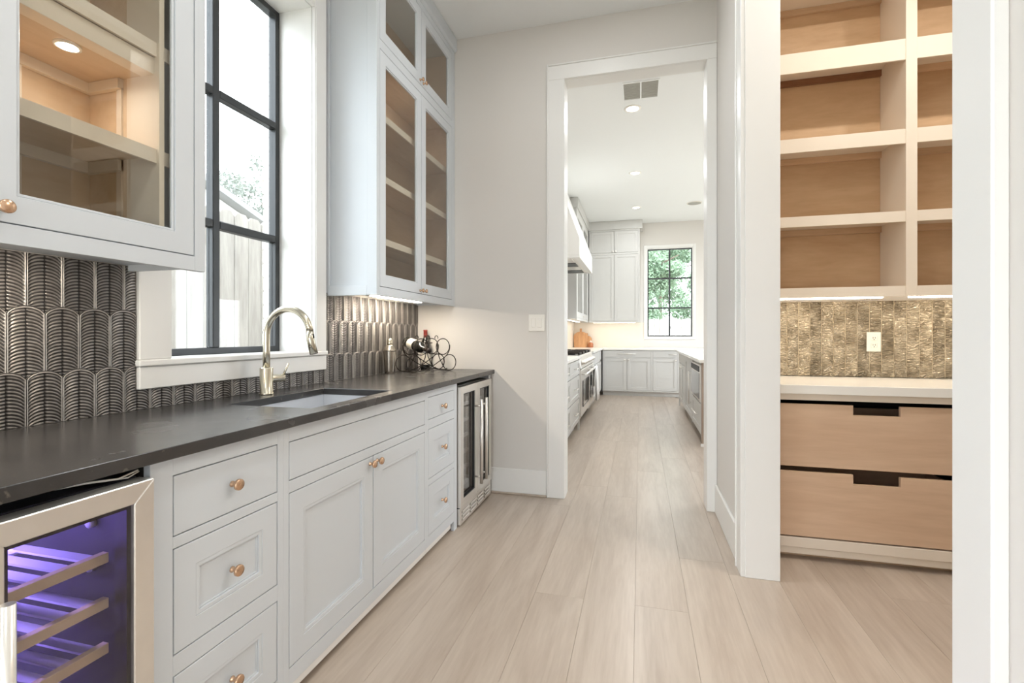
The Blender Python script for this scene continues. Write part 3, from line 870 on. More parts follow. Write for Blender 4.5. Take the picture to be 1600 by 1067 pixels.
# left one
ly0, ly1 = 0.640, 1.281
ul = thing('wall_cabinet', (-1.55, .96, uz0), 'grey wall cabinet with lit plywood interior over the wine cooler', 'cabinet', 'grey glass door wall cabinets')
upper_shell(ul, ly0, ly1, uz0 - .012, uz1, True)
lz = uz0 - .012
for n, a0, a1, c0, c1 in (('stile', ly0, .716, lz, uz1), ('stile', 1.242, ly1, lz, uz1), ('rail', .716, 1.242, lz, 1.442),
                          ('rail', .716, 1.242, 2.770, 2.822), ('rail', .716, 1.242, 3.328, uz1)):
    MB(FU).box(a0, a1, c0, c1, -.02, 0).build(n, M['cab'], ul, 0.0008)
d = glass_door(FU, 'door', .716, 1.242, 1.442, 2.770, M['cab'], ul, 0.064); knob(FU, .752, 1.476, d, 'brass', .0155)
glass_door(FU, 'door', .716, 1.242, 2.822, 3.328, M['cab'], ul, 0.064)
ys = 1.142     # plywood inner side
box('inner_side', M['plywood'], XL + .014, -1.535, ys, ys + .012, lz + .05, 2.77, ul)
box('inner_stile', M['cream'], -1.535, XU - .021, ys - .002, ys + .014, lz + .05, 2.77, ul)
box('inner_strip', M['cream'], -1.572, -1.552, ys - .006, ys, lz + .05, 1.955, ul)
for z in (1.752, 2.074):
    sh = box('shelf', M['plywood'], XL + .014, XU - .040, ly0 + .018, ys, z - .020, z, ul)
    box('shelf_edge', M['cream'], XU - .040, XU - .031, ly0 + .018, ys + .06, z - .042, z, sh)
for z0_, z1_ in ((1.950, 1.982), (1.733, 1.7315), (1.733, 1.770)):
    pass
for zt, zb_ in ((1.981, 1.950), (1.7315, 1.697), (1.512, 1.486)):
    c = box('cleat', M['cream'], XL + .014, XL + .030, ly0 + .018, ys, zb_, zt, ul)
    c = box('cleat', M['cream'], XL + .030, -1.552, ys - .016, ys, zb_, zt, ul)
box('false_top', M['plywood'], XL + .014, -1.4755, ly0 + .018, ys, 1.982, 1.992, ul)
box('false_top_rail', M['cream'], -1.475, XU - .041, ly0 + .018, ys, 1.980, 2.031, ul, 0.001)
box('back_strip', M['cream'], XL + .014, XL + .022, .938, .962, lz + .05, 1.95, ul)
pk = MB().lathe([(0, 0), (.022, 0), (.022, .002), (0, .002)], (-1.512, .965, 1.9795)).build('puck_light', M['puck'], ul)
MB().lathe([(.0225, .0), (.030, 0), (.030, .006), (.0225, .006)], (-1.512, .965, 1.9755), loop=True).build('puck_ring', M['plate'], pk)
m = MB(); m.prism([(x, ly0, z) for x, _, z in A], [(x, ly1 + .02, z) for x, _, z in A]); m.build('crown', M['cab'], ul, 0.001)

# under-cabinet bars
def bar(y0, y1, z, x0, x1, label):
    t = thing('undercabinet_light', ((x0 + x1) / 2, (y0 + y1) / 2, z), label, 'light', 'slim light bars below the wall cabinets')
    box('housing', M['plate'], x0, x1, y0, y1, z - .012, z, t, 0.002)
    box('diffuser', M['warm_bar'], x0 + .006, x1 - .006, y0 + .01, y1 - .01, z - .016, z - .012, t)
bar(2.60, 3.25, 1.4395, -1.590, -1.535, 'slim light bar below the cabinet right of the window')
bar(.66, .975, 1.4275, -1.505, -1.450, 'slim light bar below the lit plywood cabinet over the wine cooler')

# clear goblet in the right cabinet
gb = thing('goblet', (-1.55, 2.535, 1.458), 'clear round glass goblet on the lowest shelf behind the left glass door', 'glass')
gp = [(.036, 0), (.036, .003), (.006, .008), (.005, .05), (.016, .062), (.040, .085), (.052, .12), (.050, .155), (.038, .185)]
m = MB(); m.lathe([(r, h) for r, h in gp] + [(r - .0015, h) for r, h in reversed(gp[5:])] + [(0, .072)], (-1.55, 2.535, 1.4585)); m.build('bowl', M['clearglass'], gb)

# ------------------------------------------------------------------ objects on the bar
# cocktail shaker
sx, sy = -1.635, 2.945
ck = thing('cocktail_shaker', (sx, sy, .927), 'brushed steel cocktail shaker with domed cap by the relief tiles', 'shaker')
MB().lathe([(0, 0), (.029, 0), (.031, .003), (.0335, .02), (.0425, .150), (.0430, .158)], (sx, sy, .927)).build('cup', M['shaker'], ck)
MB().lathe([(.0438, .150), (.0440, .160), (.040, .166), (.024, .190), (.0215, .194), (0, .194)], (sx, sy, .927)).build('strainer_top', M['shaker'], ck)
MB().lathe([(.0205, .192), (.0205, .205), (.0195, .222), (.015, .234), (.007, .239), (0, .240)], (sx, sy, .927)).build('cap', M['nickel'], ck)
m = MB()
for i in range(7): m.box(.0355 + .0009 * i, .0375 + .00095 * i, -.004, .004, .040 + i * .014, .0415 + i * .014)
mk = m.build('measure_marks', M['slot'], ck, local=True); mk.rotation_euler = (0, 0, -1.0); mk.location = (0, 0, 0)

# wine rack; local axes: t = x (row), n = y (bottle axis towards neck), z up
rk = thing('wine_rack', (-1.49, 3.215, .927), 'black wrought iron scroll wine rack holding one bottle', 'wine rack', rz=0)
ang = math.atan2(.85, .53)
rk.rotation_euler = (0, 0, ang)     # local x -> (.53,.85); local y -> (-.85,.53) so the neck side is -y
RR, wr_ = .0575, .0033
def circ(cx, cz_, y, r, a0=0, a1=2 * PI, n=26):
    return [(cx + r * math.cos(a0 + (a1 - a0) * i / n), y, cz_ + r * math.sin(a0 + (a1 - a0) * i / n)) for i in range(n + (0 if abs(a1 - a0 - 2 * PI) < 1e-6 else 1))]
slots = [(-.150, .0612), (.150, .0612), (-.092, .178), (.092, .178)]
for y in (-.072, .072):
    for cx, cz_ in slots:
        MB().tube(circ(cx, cz_, y, RR), wr_, 8, closed=True).build('ring', M['iron'], rk, local=True)
    for s in (-1, 1):
        # long scroll from the outer flank of an upper ring to the opposite lower ring, ending in a curl
        P = [(-.150, .19), (-.146, .150), (-.118, .112), (-.070, .080), (-.018, .050), (.030, .026), (.078, .012), (.112, .010), (.135, .022)]
        pts = []
        for i in range(len(P) - 1):
            for q in range(5):
                u = q / 5; p0 = P[max(i - 1, 0)]; p1 = P[i]; p2 = P[i + 1]; p3 = P[min(i + 2, len(P) - 1)]
                f = lambda k_: 0.5 * ((2 * p1[k_]) + (-p0[k_] + p2[k_]) * u + (2 * p0[k_] - 5 * p1[k_] + 4 * p2[k_] - p3[k_]) * u * u + (-p0[k_] + 3 * p1[k_] - 3 * p2[k_] + p3[k_]) * u ** 3)
                pts.append((s * f(0), y + s * .0045, f(1)))
        MB().tube(pts, wr_, 8).build('scroll', M['iron'], rk, local=True)
        MB().tube([(s * .040, y, .205), (s * .046, y, .160), (s * .060, y, .100), (s * .098, y, .030)], wr_, 8).build('strut', M['iron'], rk, local=True)
        MB().tube(circ(s * .036, .243, y, .013, -.6, PI + .6, 12), .0028, 8).build('loop', M['iron'], rk, local=True)
for cx, cz_ in ((-.150, .0040), (.150, .0040), (-.092, .1215), (.092, .1215), (0, .205)):
    MB().tube([(cx, -.072, cz_), (cx, .072, cz_)], wr_, 8).build('cross_rod', M['iron'], rk, local=True)

def wine_bottle(name, loc, label, rot, capsule, lab, band):
    t = thing(name, loc, label, 'wine bottle')
    t.rotation_euler = rot
    pr = [(0, .004), (.022, .002), (.034, 0), (.0375, .004), (.0378, .010), (.0378, .185), (.0355, .200), (.024, .222), (.0160, .238), (.0145, .252), (.0140, .292), (.0155, .293), (.0155, .299), (.011, .300), (0, .300)]
    MB().lathe(pr, seg=28).build('body', M['bottle'], t, local=True)
    MB().lathe([(.0382, band[0]), (.0383, band[1])], seg=28, caps=False).build('label', M[lab], t, local=True)
    MB().lathe([(.0164, .244), (.0150, .254), (.0146, .290), (.0161, .292), (.0161, .301), (0, .3012)], seg=20).build('capsule', M[capsule], t, local=True)
    return t
# lying bottle: axis towards (-y of the rack), neck low, in the left upper ring
axis_dir = Vector((.85 * math.cos(.20), -.53 * math.cos(.20), -math.sin(.20))).normalized()
q = Vector((0, 0, 1)).rotation_difference(axis_dir)
cx, cz_ = -.092, .178
base_c = Vector((-1.49, 3.215, .927)) + Vector((.53, .85, 0)) * cx + Vector((0, 0, cz_ + .010))
lb = wine_bottle('wine_bottle', base_c - axis_dir * .12, 'dark wine bottle lying tilted in the iron rack, neck to the room', q.to_euler(), 'capsuleblack', 'label', (.055, .125))
MB().lathe([(.0383, .125), (.0383, .127)], seg=28, caps=False).build('label_rim', M['capsuleblack'], lb, local=True)
ws = wine_bottle('wine_bottle', (-1.600, 3.432, .927), 'dark wine bottle with red foil neck standing behind the iron rack', (0, 0, 0), 'capsule', 'label', (.035, .120))
MB().lathe([(.0382, .122), (.0382, .160)], seg=28, caps=False).build('neck_label', M['labelgrey'], ws, local=True)

# switch plates
def plate(name, F, a, b, w, h, label, cat, kind, parent=None):
    t = thing(name, F(a, b, 0), label, cat)
    MB(F).box(a - w / 2, a + w / 2, b - h / 2, b + h / 2, 0, .006).build('cover_plate', M['plate'], t, 0.002)
    if kind == 'switch':
        for s in ((-.023, .023) if w > .1 else (0,)):
            MB(F).box(a + s - .016, a + s + .016, b - .033, b + .033, .006, .010).build('rocker', M['plate'], t, 0.002)
    else:
        for s in (-.022, .022):
            o = MB(F).box(a - .017, a + .017, b + s - .016, b + s + .016, .006, .009).build('socket', M['plate'], t, 0.004)
            for q_ in (-.006, .006):
                MB(F).box(a + q_ - .0014, a + q_ + .0014, b + s - .001, b + s + .008, .0085, .0096).build('slot', M['slot'], o)
            MB(F).lathe([(0, 0), (.0028, 0), (.0028, .0008), (0, .0008)], (a, b + s - .008, .009), (0, 0, 1), 10).build('slot', M['slot'], o)
    return t
plate('light_switch', face_ny(YF - .0005), -.737, 1.278, .122, .124, 'white double light switch on the far wall beside the kitchen opening', 'switch', 'switch')
plate('light_switch', face_nx(XR - .0005), 2.79, 1.276, .072, .120, 'white light switch on the short wall between kitchen and pantry openings', 'switch', 'switch')

# ------------------------------------------------------------------ pantry
# crackle tiles
px = XR + .1535
while px < 2.0:
    x1 = px + .0655
    zs = [(.929, 1.398)]
    if px < .90: zs = [(.929, 1.205), (1.2065, 1.398)]
    for za, zb in zs:
        m = MB(); m.box(px + .0012, x1 - .0012, YPB - .009 - random.uniform(0, .0012), YPB, za, zb)
        m.build('tile', M['zellige'], wp, 0.0015)
    px = x1

FP = face_ny(2.850)
pb0, pb1 = XR + .156, 1.668
pbx = thing('pantry_drawer_unit', ((pb0 + pb1) / 2, 3.15, 0), 'white pantry base unit with two plywood drawers', 'cabinet')
m = MB(); m.box(pb0, pb1, 2.92, YPB - .002, 0, .06); m.build('toe_kick', M['cleat2'], pbx)
m = MB(); m.box(pb0, pb0 + .02, 2.856, YPB - .002, .065, .879); m.box(pb1 - .02, pb1, 2.856, YPB - .002, .065, .879)
m.box(pb0 + .02, pb1 - .02, YPB - .02, YPB - .002, .065, .879); m.box(pb0 + .02, pb1 - .02, 2.90, YPB - .02, .065, .085)
m.build('carcass', M['gap'], pbx)
MB(FP).box(pb0, pb1, .846, .879, -.03, .0).build('top_rail', M['cream'], pbx, 0.001)
MB(FP).box(pb0, pb1, .068, .122, -.05, .0).build('base_rail', M['cream'], pbx, 0.003)
MB(FP).box(pb0, pb1, .030, .067, -.05, -.012).build('base_strip', M['cream'], pbx, 0.003)
def cut_drawer(z0, z1):
    a0, a1 = pb0 + .024, pb1 - .024; c0, c1 = 1.060, 1.267; cz0 = z1 - .050
    P = [(a0, z0), (a1, z0), (a1, z1), (c1, z1), (c1, cz0), (c0, cz0), (c0, z1), (a0, z1)]
    m = MB(FP); m.prism([(a, b, -.020) for a, b in P], [(a, b, 0) for a, b in P])
    d_ = m.build('drawer', M['drawerwood'], pbx, 0.0012)
    m = MB(FP); m.box(a0 + .03, a1 - .03, z0 + .02, z1 - .075, -.5, -.48); m.box(a0 + .03, a0 + .045, z0 + .02, z1 - .075, -.48, -.022); m.box(a1 - .045, a1 - .03, z0 + .02, z1 - .075, -.48, -.022)
    m.box(a0 + .045, a1 - .045, z0 + .02, z0 + .03, -.48, -.022)
    m.build('drawer_box', M['drawerwood'], d_)
cut_drawer(.497, .826)
cut_drawer(.130, .470)
pc = tag(box('pantry_countertop', M['quartz'], pb0, pb1 + .7, 2.828, YPB - .0115, .8805, .927, None, 0.002), 'white quartz top on the pantry drawer unit', 'countertop')
plate('outlet', face_ny(YPB - .0105), 1.395, 1.146, .076, .120, 'white electrical outlet on the crackle glazed pantry tiles', 'outlet', 'outlet')
sbox('trim_3', M['wall'], pb1 + .02, XPR, 2.9, YPB - .012, 0, .879)

# shelving
FS = 3.150
ps = thing('pantry_shelving', (1.3, 3.3, 1.396), 'cream painted pantry shelf unit with plywood backs over the tiled counter', 'shelf')
s0, s1 = XR + .156, 2.10
D0, D1 = 1.425, 1.477
box('wall_nailer', M['cleat2'], s0 + .02, s1 - .02, YPB - .0115, YPB - .0005, 1.4395, 1.4605, ps)
box('side_panel', M['cream'], s0, s0 + .02, FS, YPB - .012, 1.40, ZC - .002, ps)
box('side_panel', M['cream'], s1 - .02, s1, FS, YPB - .012, 1.40, ZC - .002, ps)
box('divider', M['cream'], D0, D1, FS + .001, YPB - .024, 1.464, ZC - .002, ps, 0.001)
box('divider_edge', M['cream'], D0 - .001, D1 + .001, FS - .004, FS + .0005, 1.404, ZC - .002, ps, 0.001)
levels = [(1.404, 1.462), (1.818, 1.878), (2.252, 2.333), (2.716, 2.833), (3.22, 3.28)]
for i, (za, zb) in enumerate(levels):
    for a, b in ((s0 + .02, D0), (D1, s1 - .02)):
        sh = box('shelf', M['cream'], a, b, FS + .010, YPB - .024, zb - .024, zb - .001, ps)
        box('shelf_edge', M['cream'], a, b, FS - .001, FS + .010, za, zb, sh, 0.001)
        if i:
            box('cleat', M['cleat'] if i == 3 and a < 1 else M['cleat2'], a, b, YPB - .044, YPB - .0245, zb - .062, zb - .0245, sh)
for i in range(len(levels) - 1):
    for a, b in ((s0 + .02, D0), (D1, s1 - .02)):
        box('back_board', M['plywood2'], a, b, YPB - .0235, YPB - .0125, levels[i][1], levels[i + 1][1] - .026, ps)
def pbar(a, b, label):
    t = thing('undershelf_light', ((a + b) / 2, 3.19, 1.437), label, 'light', 'slim light bars below the pantry shelves')
    box('housing', M['plate'], a, b, FS + .022, FS + .062, 1.412, 1.4365, t, 0.002)
    box('diffuser', M['pantry_bar'], a + .008, b - .008, FS + .025, FS + .059, 1.398, 1.4115, t)
pbar(s0 + .03, 1.335, 'long slim light bar below the left half of the pantry shelves')
pbar(1.455, 2.02, 'slim light bar below the right half of the pantry shelves')

# ------------------------------------------------------------------ ceiling fittings
def downlight(x, y, power, label, group, color=(.96, .985, 1), r=.062):
    t = thing('downlight', (x, y, ZC), label, 'light', group)
    MB().lathe([(r + .022, 0), (r + .022, -.004), (r, -.007), (r, -.001)], (x, y, ZC), loop=True).build('trim_ring', M['plate'], t)
    MB().lathe([(0, -.003), (r, -.003), (r, -.001), (0, -.001)], (x, y, ZC)).build('lens', M['lamp'], t)
    l = bpy.data.lights.new('bulb', 'AREA'); l.shape = 'DISK'; l.size = r * 2; l.energy = power; l.color = color
    o = bpy.data.objects.new('bulb', l); COL.objects.link(o); o.parent = t; o.location = (0, 0, -.012)
    return t
gk = 'recessed ceiling lights'
downlight(-.072, 5.02, KITCHEN_LAMP, 'recessed kitchen ceiling light next to the air vent', gk)
downlight(-.066, 7.02, KITCHEN_LAMP, 'recessed kitchen ceiling light midway between air vent and tall cabinets', gk)
downlight(-.066, 8.93, KITCHEN_LAMP, 'recessed kitchen ceiling light nearest the tall back cabinets', gk)
downlight(1.9, 5.3, KITCHEN_LAMP, 'recessed kitchen ceiling light over the near end of the island', gk)
downlight(1.9, 8.2, KITCHEN_LAMP, 'recessed kitchen ceiling light over the far end of the island', gk)
downlight(-.3, 2.4, HALL_FILL_LAMP, 'added unseen fill light over the bar in front of the kitchen opening', gk)  # hall fixtures are out of view, added to brighten the bar
downlight(-.3, 0.8, HALL_FILL_LAMP, 'added unseen fill light over the bar near the wine cooler', gk)
downlight(-.3, -1.0, HALL_FILL_LAMP, 'added unseen fill light over the bar behind the viewer', gk)
downlight(2.05, 2.15, PANTRY_LAMP, 'recessed ceiling light in the pantry on the far side from the hall', gk, (1, .93, .84))
downlight(1.2, 2.15, PANTRY_LAMP, 'recessed ceiling light in the pantry nearest the hall', gk, (1, .93, .84))

av = thing('air_vent', (.008, 4.655, ZC), 'grey two panel air vent in the kitchen ceiling', 'vent')
m = MB(); m.ring_frame(-.155, .170, 4.49, 4.82, .012, ZC - .008, ZC)
m = MB(lambda a, b, d: (a, b, ZC - d)); m.ring_frame(-.158, .172, 4.488, 4.822, .012, 0, .008); m.box(.000, .014, 4.5, 4.81, 0, .008); m.build('frame', M['ceil'], av)
for a, b in ((-.146, 0.0), (.014, .160)):
    g_ = MB(lambda a_, b_, d_: (a_, b_, ZC - d_)).box(a, b, 4.5, 4.81, 0, .003).build('grille', M['vent'], av)
    m = MB(lambda a_, b_, d_: (a_, b_, ZC - d_))
    for i in range(14): m.box(a + .001, b - .001, 4.505 + i * .0218, 4.513 + i * .0218, .003, .006)
    o = m.build('fins', M['vent'], g_); o['kind'] = 'stuff'
sp = thing('ceiling_speaker', (.909, 8.89, ZC), 'round white ceiling speaker near the kitchen back window', 'speaker')
MB().lathe([(.125, 0), (.125, -.006), (.112, -.009), (.112, -.005)], (.909, 8.89, ZC), loop=True).build('rim', M['plate'], sp)
MB().lathe([(0, -.006), (.112, -.006), (.112, -.003), (0, -.003)], (.909, 8.89, ZC)).build('mesh_cover', M['vent'], sp)

# ------------------------------------------------------------------ kitchen
KC = M['kcab']
XKF = -.735        # front of the left run
FK = face_px(XKF)
def bar_pull(F, a0, a1, b, parent, vertical=False):
    m = MB(F)
    if vertical:
        m.tube([(b, a0, .03), (b, a1, .03)], .006, 8); m.tube([(b, a0 + .02, 0), (b, a0 + .02, .03)], .004, 6); m.tube([(b, a1 - .02, 0), (b, a1 - .02, .03)], .004, 6)
    else:
        m.tube([(a0, b, .03), (a1, b, .03)], .006, 8); m.tube([(a0 + .02, b, 0), (a0 + .02, b, .03)], .004, 6); m.tube([(a1 - .02, b, 0), (a1 - .02, b, .03)], .004, 6)
    return m.build('bar_pull', M['steel'], parent)
def kbox(F, t, a0, a1, depth, top=.893):
    MB(F).box(a0, a1, 0.0, .09, -depth, -.07).build('toe_kick', M['gap'] if False else KC, t)
    MB(F).box(a0, a1, .09, top, -depth, -.0195).build('carcass', KC, t)
kd = thing('drawer_cabinet', (XKL + .3, 5.25, 0), 'pale kitchen drawer cabinet before the range', 'cabinet', 'pale kitchen base cabinets')
kbox(FK, kd, 4.45, 6.095, XKF - XKL - .003)
MB(FK).box(6.055, 6.095, 0, .895, -.02, 0).build('stile', KC, kd)
for a0, a1 in ((4.46, 5.25), (5.26, 6.05)):
    for z0_, z1_ in ((.70, .88), (.41, .69), (.115, .40)):
        d = panel_front(FK, 'drawer', a0, a1, z0_, z1_, KC, kd, 0.05 if z1_ - z0_ > .2 else .04, bead=0)
        bar_pull(FK, (a0 + a1) / 2 - .1, (a0 + a1) / 2 + .1, (z0_ + z1_) / 2, d)
kt = tag(box('kitchen_countertop', M['quartz'], XKL + .003, XKF + .025, 4.43, 6.098, .895, .928, None, 0.003), 'white quartz top on the kitchen drawers before the range', 'countertop')

# range
ry0, ry1 = 6.105, 7.76
rg = thing('range', (-1.05, (ry0 + ry1) / 2, 0), 'wide stainless kitchen range with knobs and towel bar along the kitchen left wall', 'range')
FR = face_px(-.715)
box('body', M['steel'], XKL + .01, -.76, ry0, ry1, .09, .905, rg, 0.003)
box('kick_plate', M['steel'], XKL + .06, -.80, ry0 + .02, ry1 - .02, .03, .09, rg)
for y in (ry0 + .06, ry1 - .06):
    for x in (-.84, XKL + .12): MB().lathe([(.022, 0), (.022, .088), (.014, .09)], (x, y, 0), seg=12).build('foot', M['steel'], rg)
m = MB(FR); m.hexa([(ry0, .76, -.045), (ry1, .76, -.045), (ry1, .76, -.0), (ry0, .76, -.0), (ry0, .92, -.045), (ry1, .92, -.045), (ry1, .92, -.03), (ry0, .92, -.03)])
cp = m.build('control_panel', M['steel'], rg, 0.003)
for i in range(9):
    y = ry0 + .13 + i * (ry1 - ry0 - .26) / 8
    MB(FR).lathe([(.030, -.02), (.030, .004), (.024, .008), (.022, .034), (.018, .038), (0, .038)], (y, .832, 0), (0, 0, 1), 16).build('control_knob', M['steel'], cp)
for a0, a1 in ((ry0 + .01, ry0 + .98), (ry0 + 1.0, ry1 - .01)):
    od = MB(FR).box(a0, a1, .15, .745, -.044, 0).build('oven_door', M['steel'], rg, 0.006)
    MB(FR).box(a0 + .14, a1 - .14, .26, .60, 0, .004).build('oven_window', M['ovenglass'], od, 0.01)
    m = MB(FR); m.tube([(a0 + .04, .69, .055), (a1 - .04, .69, .055)], .014, 12)
    m.tube([(a0 + .08, .69, 0), (a0 + .08, .69, .055)], .009, 8); m.tube([(a1 - .08, .69, 0), (a1 - .08, .69, .055)], .009, 8)
    m.build('towel_bar', M['steel'], od)
ck_ = box('cooktop', M['steel'], XKL + .012, -.748, ry0 + .005, ry1 - .005, .905, .925, rg, 0.003)
for i in range(4):
    y = ry0 + .10 + i * .385
    for j in range(2):
        x = -1.26 + j * .27
        m = MB()
        for q_ in range(4): m.box(x, x + .24, y + q_ * .085, y + q_ * .085 + .018, .945, .962)
        m.box(x, x + .016, y, y + .273, .926, .962); m.box(x + .224, x + .24, y, y + .273, .926, .962)
        m.build('grate', M['iron'], rg)
        MB().lathe([(.05, 0), (.05, .012), (.035, .016), (0, .016)], (x + .12, y + .136, .926), seg=14).build('burner', M['rubber'], rg)

# towel over the bar
tw = MB()
bm = tw.bm; cols = []
ty0, ty1 = 7.30, 7.66
for i in range(19):
    u = i / 18; y = ty0 + (ty1 - ty0) * u
    wv = .010 * math.sin(u * 17) + .006 * math.sin(u * 31 + 1)
    prof = [(-.690, .40), (-.690 + wv * .3, .55), (-.682, .66), (-.676, .700), (-.660, .7085), (-.644, .700), (-.638 + wv * .4, .64), (-.636 + wv, .48), (-.632 + wv * 1.3, .33), (-.630 + wv * 1.5, .20)]
    cols.append([bm.verts.new((x, y, z)) for x, z in prof])
for i in range(18):
    for j in range(9):
        f = bm.faces.new((cols[i][j], cols[i + 1][j], cols[i + 1][j + 1], cols[i][j + 1])); f.smooth = True
towel = tw.build('towel', M['towel'])
sm = towel.modifiers.new('thick', 'SOLIDIFY'); sm.thickness = .006; sm.offset = 0
tag(towel, 'white towel hanging over the range towel bar', 'towel')

# hood
hd = thing('range_hood', (-1.1, 6.9, 2.18), 'white plastered range hood with sloping front over the range', 'range hood')
hy0, hy1, hz, hx = 6.18, 7.86, 2.18, -.745
P = [(XKL + .003, hz + .05), (hx - .06, hz + .05), (hx, hz), (hx, hz + .25), (-1.13, ZC - .003), (XKL + .003, ZC - .003)]
m = MB(); m.prism([(x, hy0, z) for x, z in [(XKL + .003, hz + .03), (hx, hz + .03), (hx, hz + .25), (-1.13, ZC - .003), (XKL + .003, ZC - .003)]],
                  [(x, hy1, z) for x, z in [(XKL + .003, hz + .03), (hx, hz + .03), (hx, hz + .25), (-1.13, ZC - .003), (XKL + .003, ZC - .003)]])
m.build('shell', M['trim'], hd, 0.004)
m = MB(lambda a, b, d_: (a, b, d_)); m.ring_frame(XKL + .003, hx, hy0, hy1, .07, hz, hz + .030); m.build('bottom_lip', M['trim'], hd)
MB().box(XKL + .075, hx - .072, hy0 + .072, hy1 - .072, hz + .006, hz + .0295).build('vent_insert', M['steel'], hd)
for i in range(4):
    y = hy0 + .14 + i * .37
    MB().box(XKL + .12, hx - .12, y, y + .33, hz - .002, hz + .006).build('filter', M['black'] if i % 2 else M['steel'], hd)

# left kitchen wall cabinet beyond the hood, left base cabinet beyond the range
kx = -1.015
kw = thing('kitchen_wall_cabinet', (-1.19, 9.0, 1.44), 'pale wall cabinet with narrow glass doors beyond the range hood', 'cabinet', 'pale kitchen wall cabinets')
FKU = face_px(kx)
MB().box(XKL + .003, kx - .02, 8.02, 10.246, 1.46, 3.30).build('carcass', KC, kw)
for n, a0, a1, c0, c1 in (('stile', 8.02, 8.06, 1.44, 3.30), ('stile', 9.84, 9.892, 1.44, 3.30), ('rail', 8.06, 9.84, 1.44, 1.48), ('rail', 8.06, 9.84, 2.80, 2.84), ('rail', 8.06, 9.84, 3.26, 3.30)):
    MB(FKU).box(a0, a1, c0, c1, -.02, 0).build(n, KC, kw)
for a0, a1, kk in ((8.06, 8.95, 8.91), (8.95, 9.84, 8.99)):
    d = glass_door(FKU, 'door', a0, a1, 1.48, 2.80, KC, kw, 0.09); knob(FKU, kk, 1.52, d, 'steel')
    d = glass_door(FKU, 'door', a0, a1, 2.84, 3.26, KC, kw, 0.09)
MB().box(XKL + .003, kx + .02, 8.0, 9.878, 3.30, ZC - .004).build('crown', KC, kw)
ku = thing('undercabinet_light', (-1.2, 8.5, 1.44), 'slim light bar below the pale wall cabinet beyond the hood', 'light', 'slim light bars below the wall cabinets')
box('housing', M['plate'], -1.22, -1.17, 8.15, 9.8, 1.446, 1.4595, ku); box('diffuser', M['kbar'], -1.214, -1.176, 8.16, 9.79, 1.442, 1.4455, ku)

kl = thing('corner_base_cabinet', (-1.05, 8.8, 0), 'pale base cabinet in the kitchen corner beyond the range', 'cabinet', 'pale kitchen base cabinets')
kbox(FK, kl, 7.765, 9.62, XKF - XKL - .003)
for a0, a1 in ((7.78, 8.68), (8.69, 9.60)):
    d = panel_front(FK, 'door', a0, a1, .115, .68, KC, kl, 0.06, bead=0)
    d = slab(FK, 'drawer', a0, a1, .70, .88, KC, kl)
# counter (L shape) beyond the range and along the back wall
YBF = 9.65
m = MB()
Pq = [(XKL + .003, 7.768), (XKF + .025, 7.768), (XKF + .025, YBF - .03), (2.6, YBF - .03), (2.6, YKB - .003), (XKL + .003, YKB - .003)]
m.prism([(x, y, .895) for x, y in Pq], [(x, y, .928) for x, y in Pq])
kc = m.build('kitchen_countertop', M['quartz'], None, 0.003)
tag(kc, 'L shaped white quartz top along the kitchen back wall', 'countertop')

# back run base cabinets
FBK = face_ny(YBF)
kb = thing('base_cabinet', (-.25, 9.9, 0), 'pale base cabinet with two doors and one wide drawer at the kitchen back wall', 'cabinet', 'pale kitchen base cabinets')
kbox(FBK, kb, -.71, .214, YKB - YBF - .003)
for n, a0, a1, c0, c1 in (('stile', -.71, -.690, .09, .895), ('stile', .198, .214, .09, .895), ('rail', -.69, .198, .885, .895), ('rail', -.69, .198, .735, .752), ('rail', -.69, .198, .09, .112)):
    MB(FBK).box(a0, a1, c0, c1, -.0195, 0).build(n, KC, kb)
d = slab(FBK, 'drawer', -.690, .198, .752, .885, KC, kb, .004); bar_pull(FBK, -.43, -.07, .818, d)
d = panel_front(FBK, 'door', -.690, -.247, .112, .735, KC, kb, .06, .004, bead=0); knob(FBK, -.285, .70, d, 'steel')
d = panel_front(FBK, 'door', -.247, .198, .112, .735, KC, kb, .06, .004, bead=0); knob(FBK, -.210, .70, d, 'steel')
kb2 = thing('base_cabinet', (.6, 9.9, 0), 'pale base cabinet with one door and drawer below the kitchen back window', 'cabinet', 'pale kitchen base cabinets')
kbox(FBK, kb2, .2145, 2.59, YKB - YBF - .003)
for n, a0, a1, c0, c1 in (('stile', .2145, .237, .09, .895), ('stile', .690, .72, .09, .895), ('rail', .237, .690, .885, .895), ('rail', .237, .690, .735, .752), ('rail', .237, .690, .09, .112)):
    MB(FBK).box(a0, a1, c0, c1, -.0195, 0).build(n, KC, kb2)
d = slab(FBK, 'drawer', .237, .690, .752, .885, KC, kb2, .004); bar_pull(FBK, .52, .68, .818, d)
d = panel_front(FBK, 'door', .237, .690, .112, .735, KC, kb2, .06, .004, bead=0); knob(FBK, .655, .70, d, 'steel')

